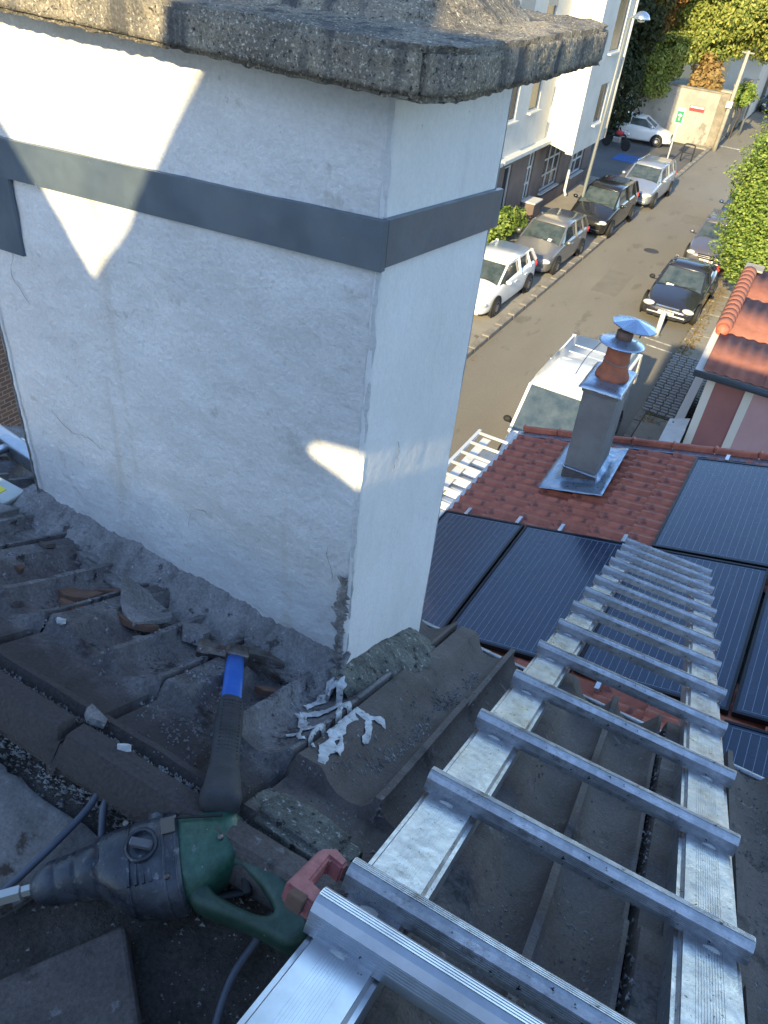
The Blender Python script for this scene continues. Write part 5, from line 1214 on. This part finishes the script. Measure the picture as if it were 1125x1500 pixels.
# seams, lever, side lugs
kn = lathe('selector_ring', [(.020, 0), (.0215, .004), (.018, .006), (.0165, .004), (.0165, 0)], dk_b, gb, 24, (.006, -.038, .145), Matrix.Rotation(R_(90), 3, 'X'))
box('selector_lever', (.008, -.047, .147), (.011, .010, .030), mat('grey_knob', (.09, .09, .10), .4), gb, bev=.003, rot=Matrix.Rotation(R_(25), 3, 'Y'))
for z_, a_, b_, c_ in ((.128, .0535, .0402, .0145), (.172, .0595, .0415, .018), (.188, .0585, .0405, .019)):
    skinbox('housing_rib', [(z_-.002, a_-.0015, b_-.0015, c_, 0), (z_-.001, a_, b_, c_, 0), (z_+.001, a_, b_, c_, 0), (z_+.002, a_-.0015, b_-.0015, c_, 0)], dk_b, gb)
boxes('seam_line', [((-.012, -.0368, .222), (.0025, .002, .060), Matrix.Rotation(R_(12), 3, 'Y'))], black, dr)
box('label_plate', (-.010, -.0402, .180), (.020, .002, .018), mat('brown_label', (.11, .09, .07), .5), gb)
skinbox('side_boss', [(.150, .010, .014, -.040, -.006), (.165, .016, .018, -.040, -.006), (.185, .015, .017, -.040, -.006), (.195, .008, .010, -.038, -.006)], dk_b, gb, 16, 2.2)
boxes('vent_fins', [((.036, -.0385+.0006*k, .128+.009*k), (.030, .004, .003)) for k in range(6)], dk_b, gb)
# D handle
def curve_plate(name, loops, ext, bev, m, parent, M):
    cu = D.curves.new(name, 'CURVE'); cu.dimensions = '2D'; cu.fill_mode = 'BOTH'; cu.extrude = ext; cu.bevel_depth = bev; cu.bevel_resolution = 3; cu.offset = -bev
    for lp_ in loops:
        P = smoothpts([(*p, 0) for p in lp_]+[(*lp_[0], 0)], 4)[:-1]; sp2 = cu.splines.new('POLY'); sp2.points.add(len(P)-1); sp2.use_cyclic_u = True
        for i, p in enumerate(P): sp2.points[i].co = (p.x, p.y, 0, 1)
    tmp = D.objects.new('tmp', cu); COL.objects.link(tmp); bpy.context.view_layer.update()
    me = D.meshes.new_from_object(tmp.evaluated_get(bpy.context.evaluated_depsgraph_get())); D.objects.remove(tmp)
    me.transform(M); me.materials.clear(); me.materials.append(m); me.shade_smooth(); me.set_sharp_from_angle(angle=R_(60)); me.name = name
    return link(name, me, parent)
curve_plate('rear_handle', [[(-.030, .200), (-.028, .240), (-.004, .272), (.036, .300), (.085, .322), (.132, .334), (.150, .326), (.152, .303), (.128, .272), (.106, .240), (.086, .208), (.064, .190), (.02, .185)],
    [(.046, .238), (.052, .262), (.080, .284), (.110, .296), (.112, .280), (.092, .250), (.070, .226), (.054, .224)]], .010, .010, mat('shaded_green_plastic', (0.010, 0.042, 0.027), .5, 0, var=(0.03, 0.065, 0.05), vscale=20, grain=(100, .35), spots=(.12, .14, .13), sscale=40, sthr=.66), dr, Matrix.Rotation(R_(90), 4, 'X'))  # shading on the handle painted in as a darker green
box('trigger', (.064, 0, .266), (.034, .014, .012), black, dr, bev=.004)
tube('cord_sleeve', [(.130, 0, .310), (.150, .002, .306)], [.010, .006], black, dr, seg=10)
screws = [(-.030, -.034, .125), (.050, -.036, .175), (.020, -.034, .245)]
for s_ in screws: lathe('screw', [(.004, 0), (.004, .003), (0, .003)], steel, dr, 8, s_, Matrix.Rotation(R_(90), 3, 'X'))
# cables
cab_m = mat('blue_grey_cable', (0.05, 0.06, 0.085), .5, 0, var=(.08, .09, .12), vscale=14)
pA = smoothpts([(-.62, .18, z2(.18)+.02), (-.595, .26, z2(.26)+.035), (-.585, .35, -1.055), (-.583, .395, -1.035), (-.572, .392, -1.038), (-.563, .37, -1.05), (-.545, .345, -1.07)], 8)
c1 = thing('power_cable', 'stiff blue grey cable looping up at the left behind the drill', 'cable'); tube('cable_run', pA, .0055, cab_m, c1, seg=10)
pB = smoothpts([(-.395, .335, z2(.335)+.012), (-.34, .375, z2(.37)+.02), (-.295, .405, -1.045), (-.280, .408, -1.040), (-.272, .392, -1.045), (-.272, .35, -1.062), (-.276, .30, -1.078), (-.262, .245, z2(.24)+.014), (-.23, .18, z2(.18)+.012), (-.22, .05, z2(.05)+.012)], 8)
c2 = thing('power_cable', 'dark drill cable curving down beside the ladder foot', 'cable'); tube('cable_run', pB, .0052, cab_m, c2, seg=10)
# --- things past the chimney's left edge -----------------------------------------------------
l2 = thing('spare_ladder', 'blue grey aluminium ladder rails passing behind the chimney on the left', 'ladder', (-1.72, 1.08, -1.30))
for k, (dy_, dz_) in enumerate(((.085, -.012), (-.075, .012))):
    box('rail', (-.08, dy_, dz_), (.72, .045, .055), alu_c, l2, bev=.007, rot=Matrix.Rotation(R_(-9), 3, 'Z'))
for x in (-.35, -.05, .2): tube('rung', [(x, -.10, .01), (x+.02, .11, -.01)], .014, alu_c, l2, seg=8)
bxx = thing('plastic_box', 'white plastic box with a yellow label at the left photo edge', 'box', (-1.60, .905, zP(.905)+.012), -.04)
box('box_body', (0, 0, .025), (.36, .07, .05), boxw, bxx, bev=.005); box('box_lid', (0, 0, .053), (.37, .08, .010), boxw, bxx, bev=.003)
box('label', (.12, -.005, .0588), (.05, .04, .002), yellow_s, bxx)

# --- unseen added gable behind the viewer: keeps this roof in shade and lets two slivers of sun through
yc = -1.40; dyt = .9-yc; KZ = math.tan(R_(SUN_EL)); KX = .02
def cpt(x, z): return (x+KX*dyt, z+KZ*dyt)
outl = [(-1.50, -12.0), (-1.50, -.20), (-1.46, .0), (-1.34, -.12), (-1.30, -.23), (-1.20, -.36), (-1.05, -.545), (-1.00, -.49), (-.94, -.43), (-.88, -.34), (-.76, -.175), (-.72, -.02), (-.70, .25), (-.52, .25), (-.50, .02), (-.47, -.075), (.5, -.075), (6.6, -.06), (6.6, -12.0)]
hole1 = [(-.572, -.715), (-.560, -.690), (-.545, -.678), (-.47, -.668), (-.446, -.665), (-.446, -.745), (-.47, -.752), (-.52, -.737), (-.555, -.728)]
hole2 = [(-1.292, -.735), (-1.284, -.770), (-1.272, -.795), (-1.268, -.79)]
cu = D.curves.new('blocker', 'CURVE'); cu.dimensions = '2D'; cu.fill_mode = 'BOTH'; cu.extrude = .02
for pl2 in (outl, hole1, hole2):
    s_ = cu.splines.new('POLY'); s_.points.add(len(pl2)-1); s_.use_cyclic_u = True
    for i, (x, z) in enumerate(pl2):
        X, Z = cpt(x, z); s_.points[i].co = (X, Z, 0, 1)
tmp = D.objects.new('tmp', cu); COL.objects.link(tmp); bpy.context.view_layer.update()
meg = D.meshes.new_from_object(tmp.evaluated_get(bpy.context.evaluated_depsgraph_get())); D.objects.remove(tmp)
meg.materials.clear(); meg.materials.append(bld_w)
gob = D.objects.new('added_sun_blocker', meg); COL.objects.link(gob); gob.matrix_world = Matrix.Translation((0, yc, 0)) @ Matrix.Rotation(R_(90), 4, 'X')
tag(gob, 'unseen sun gable wall of the taller house behind the viewer', 'wall')
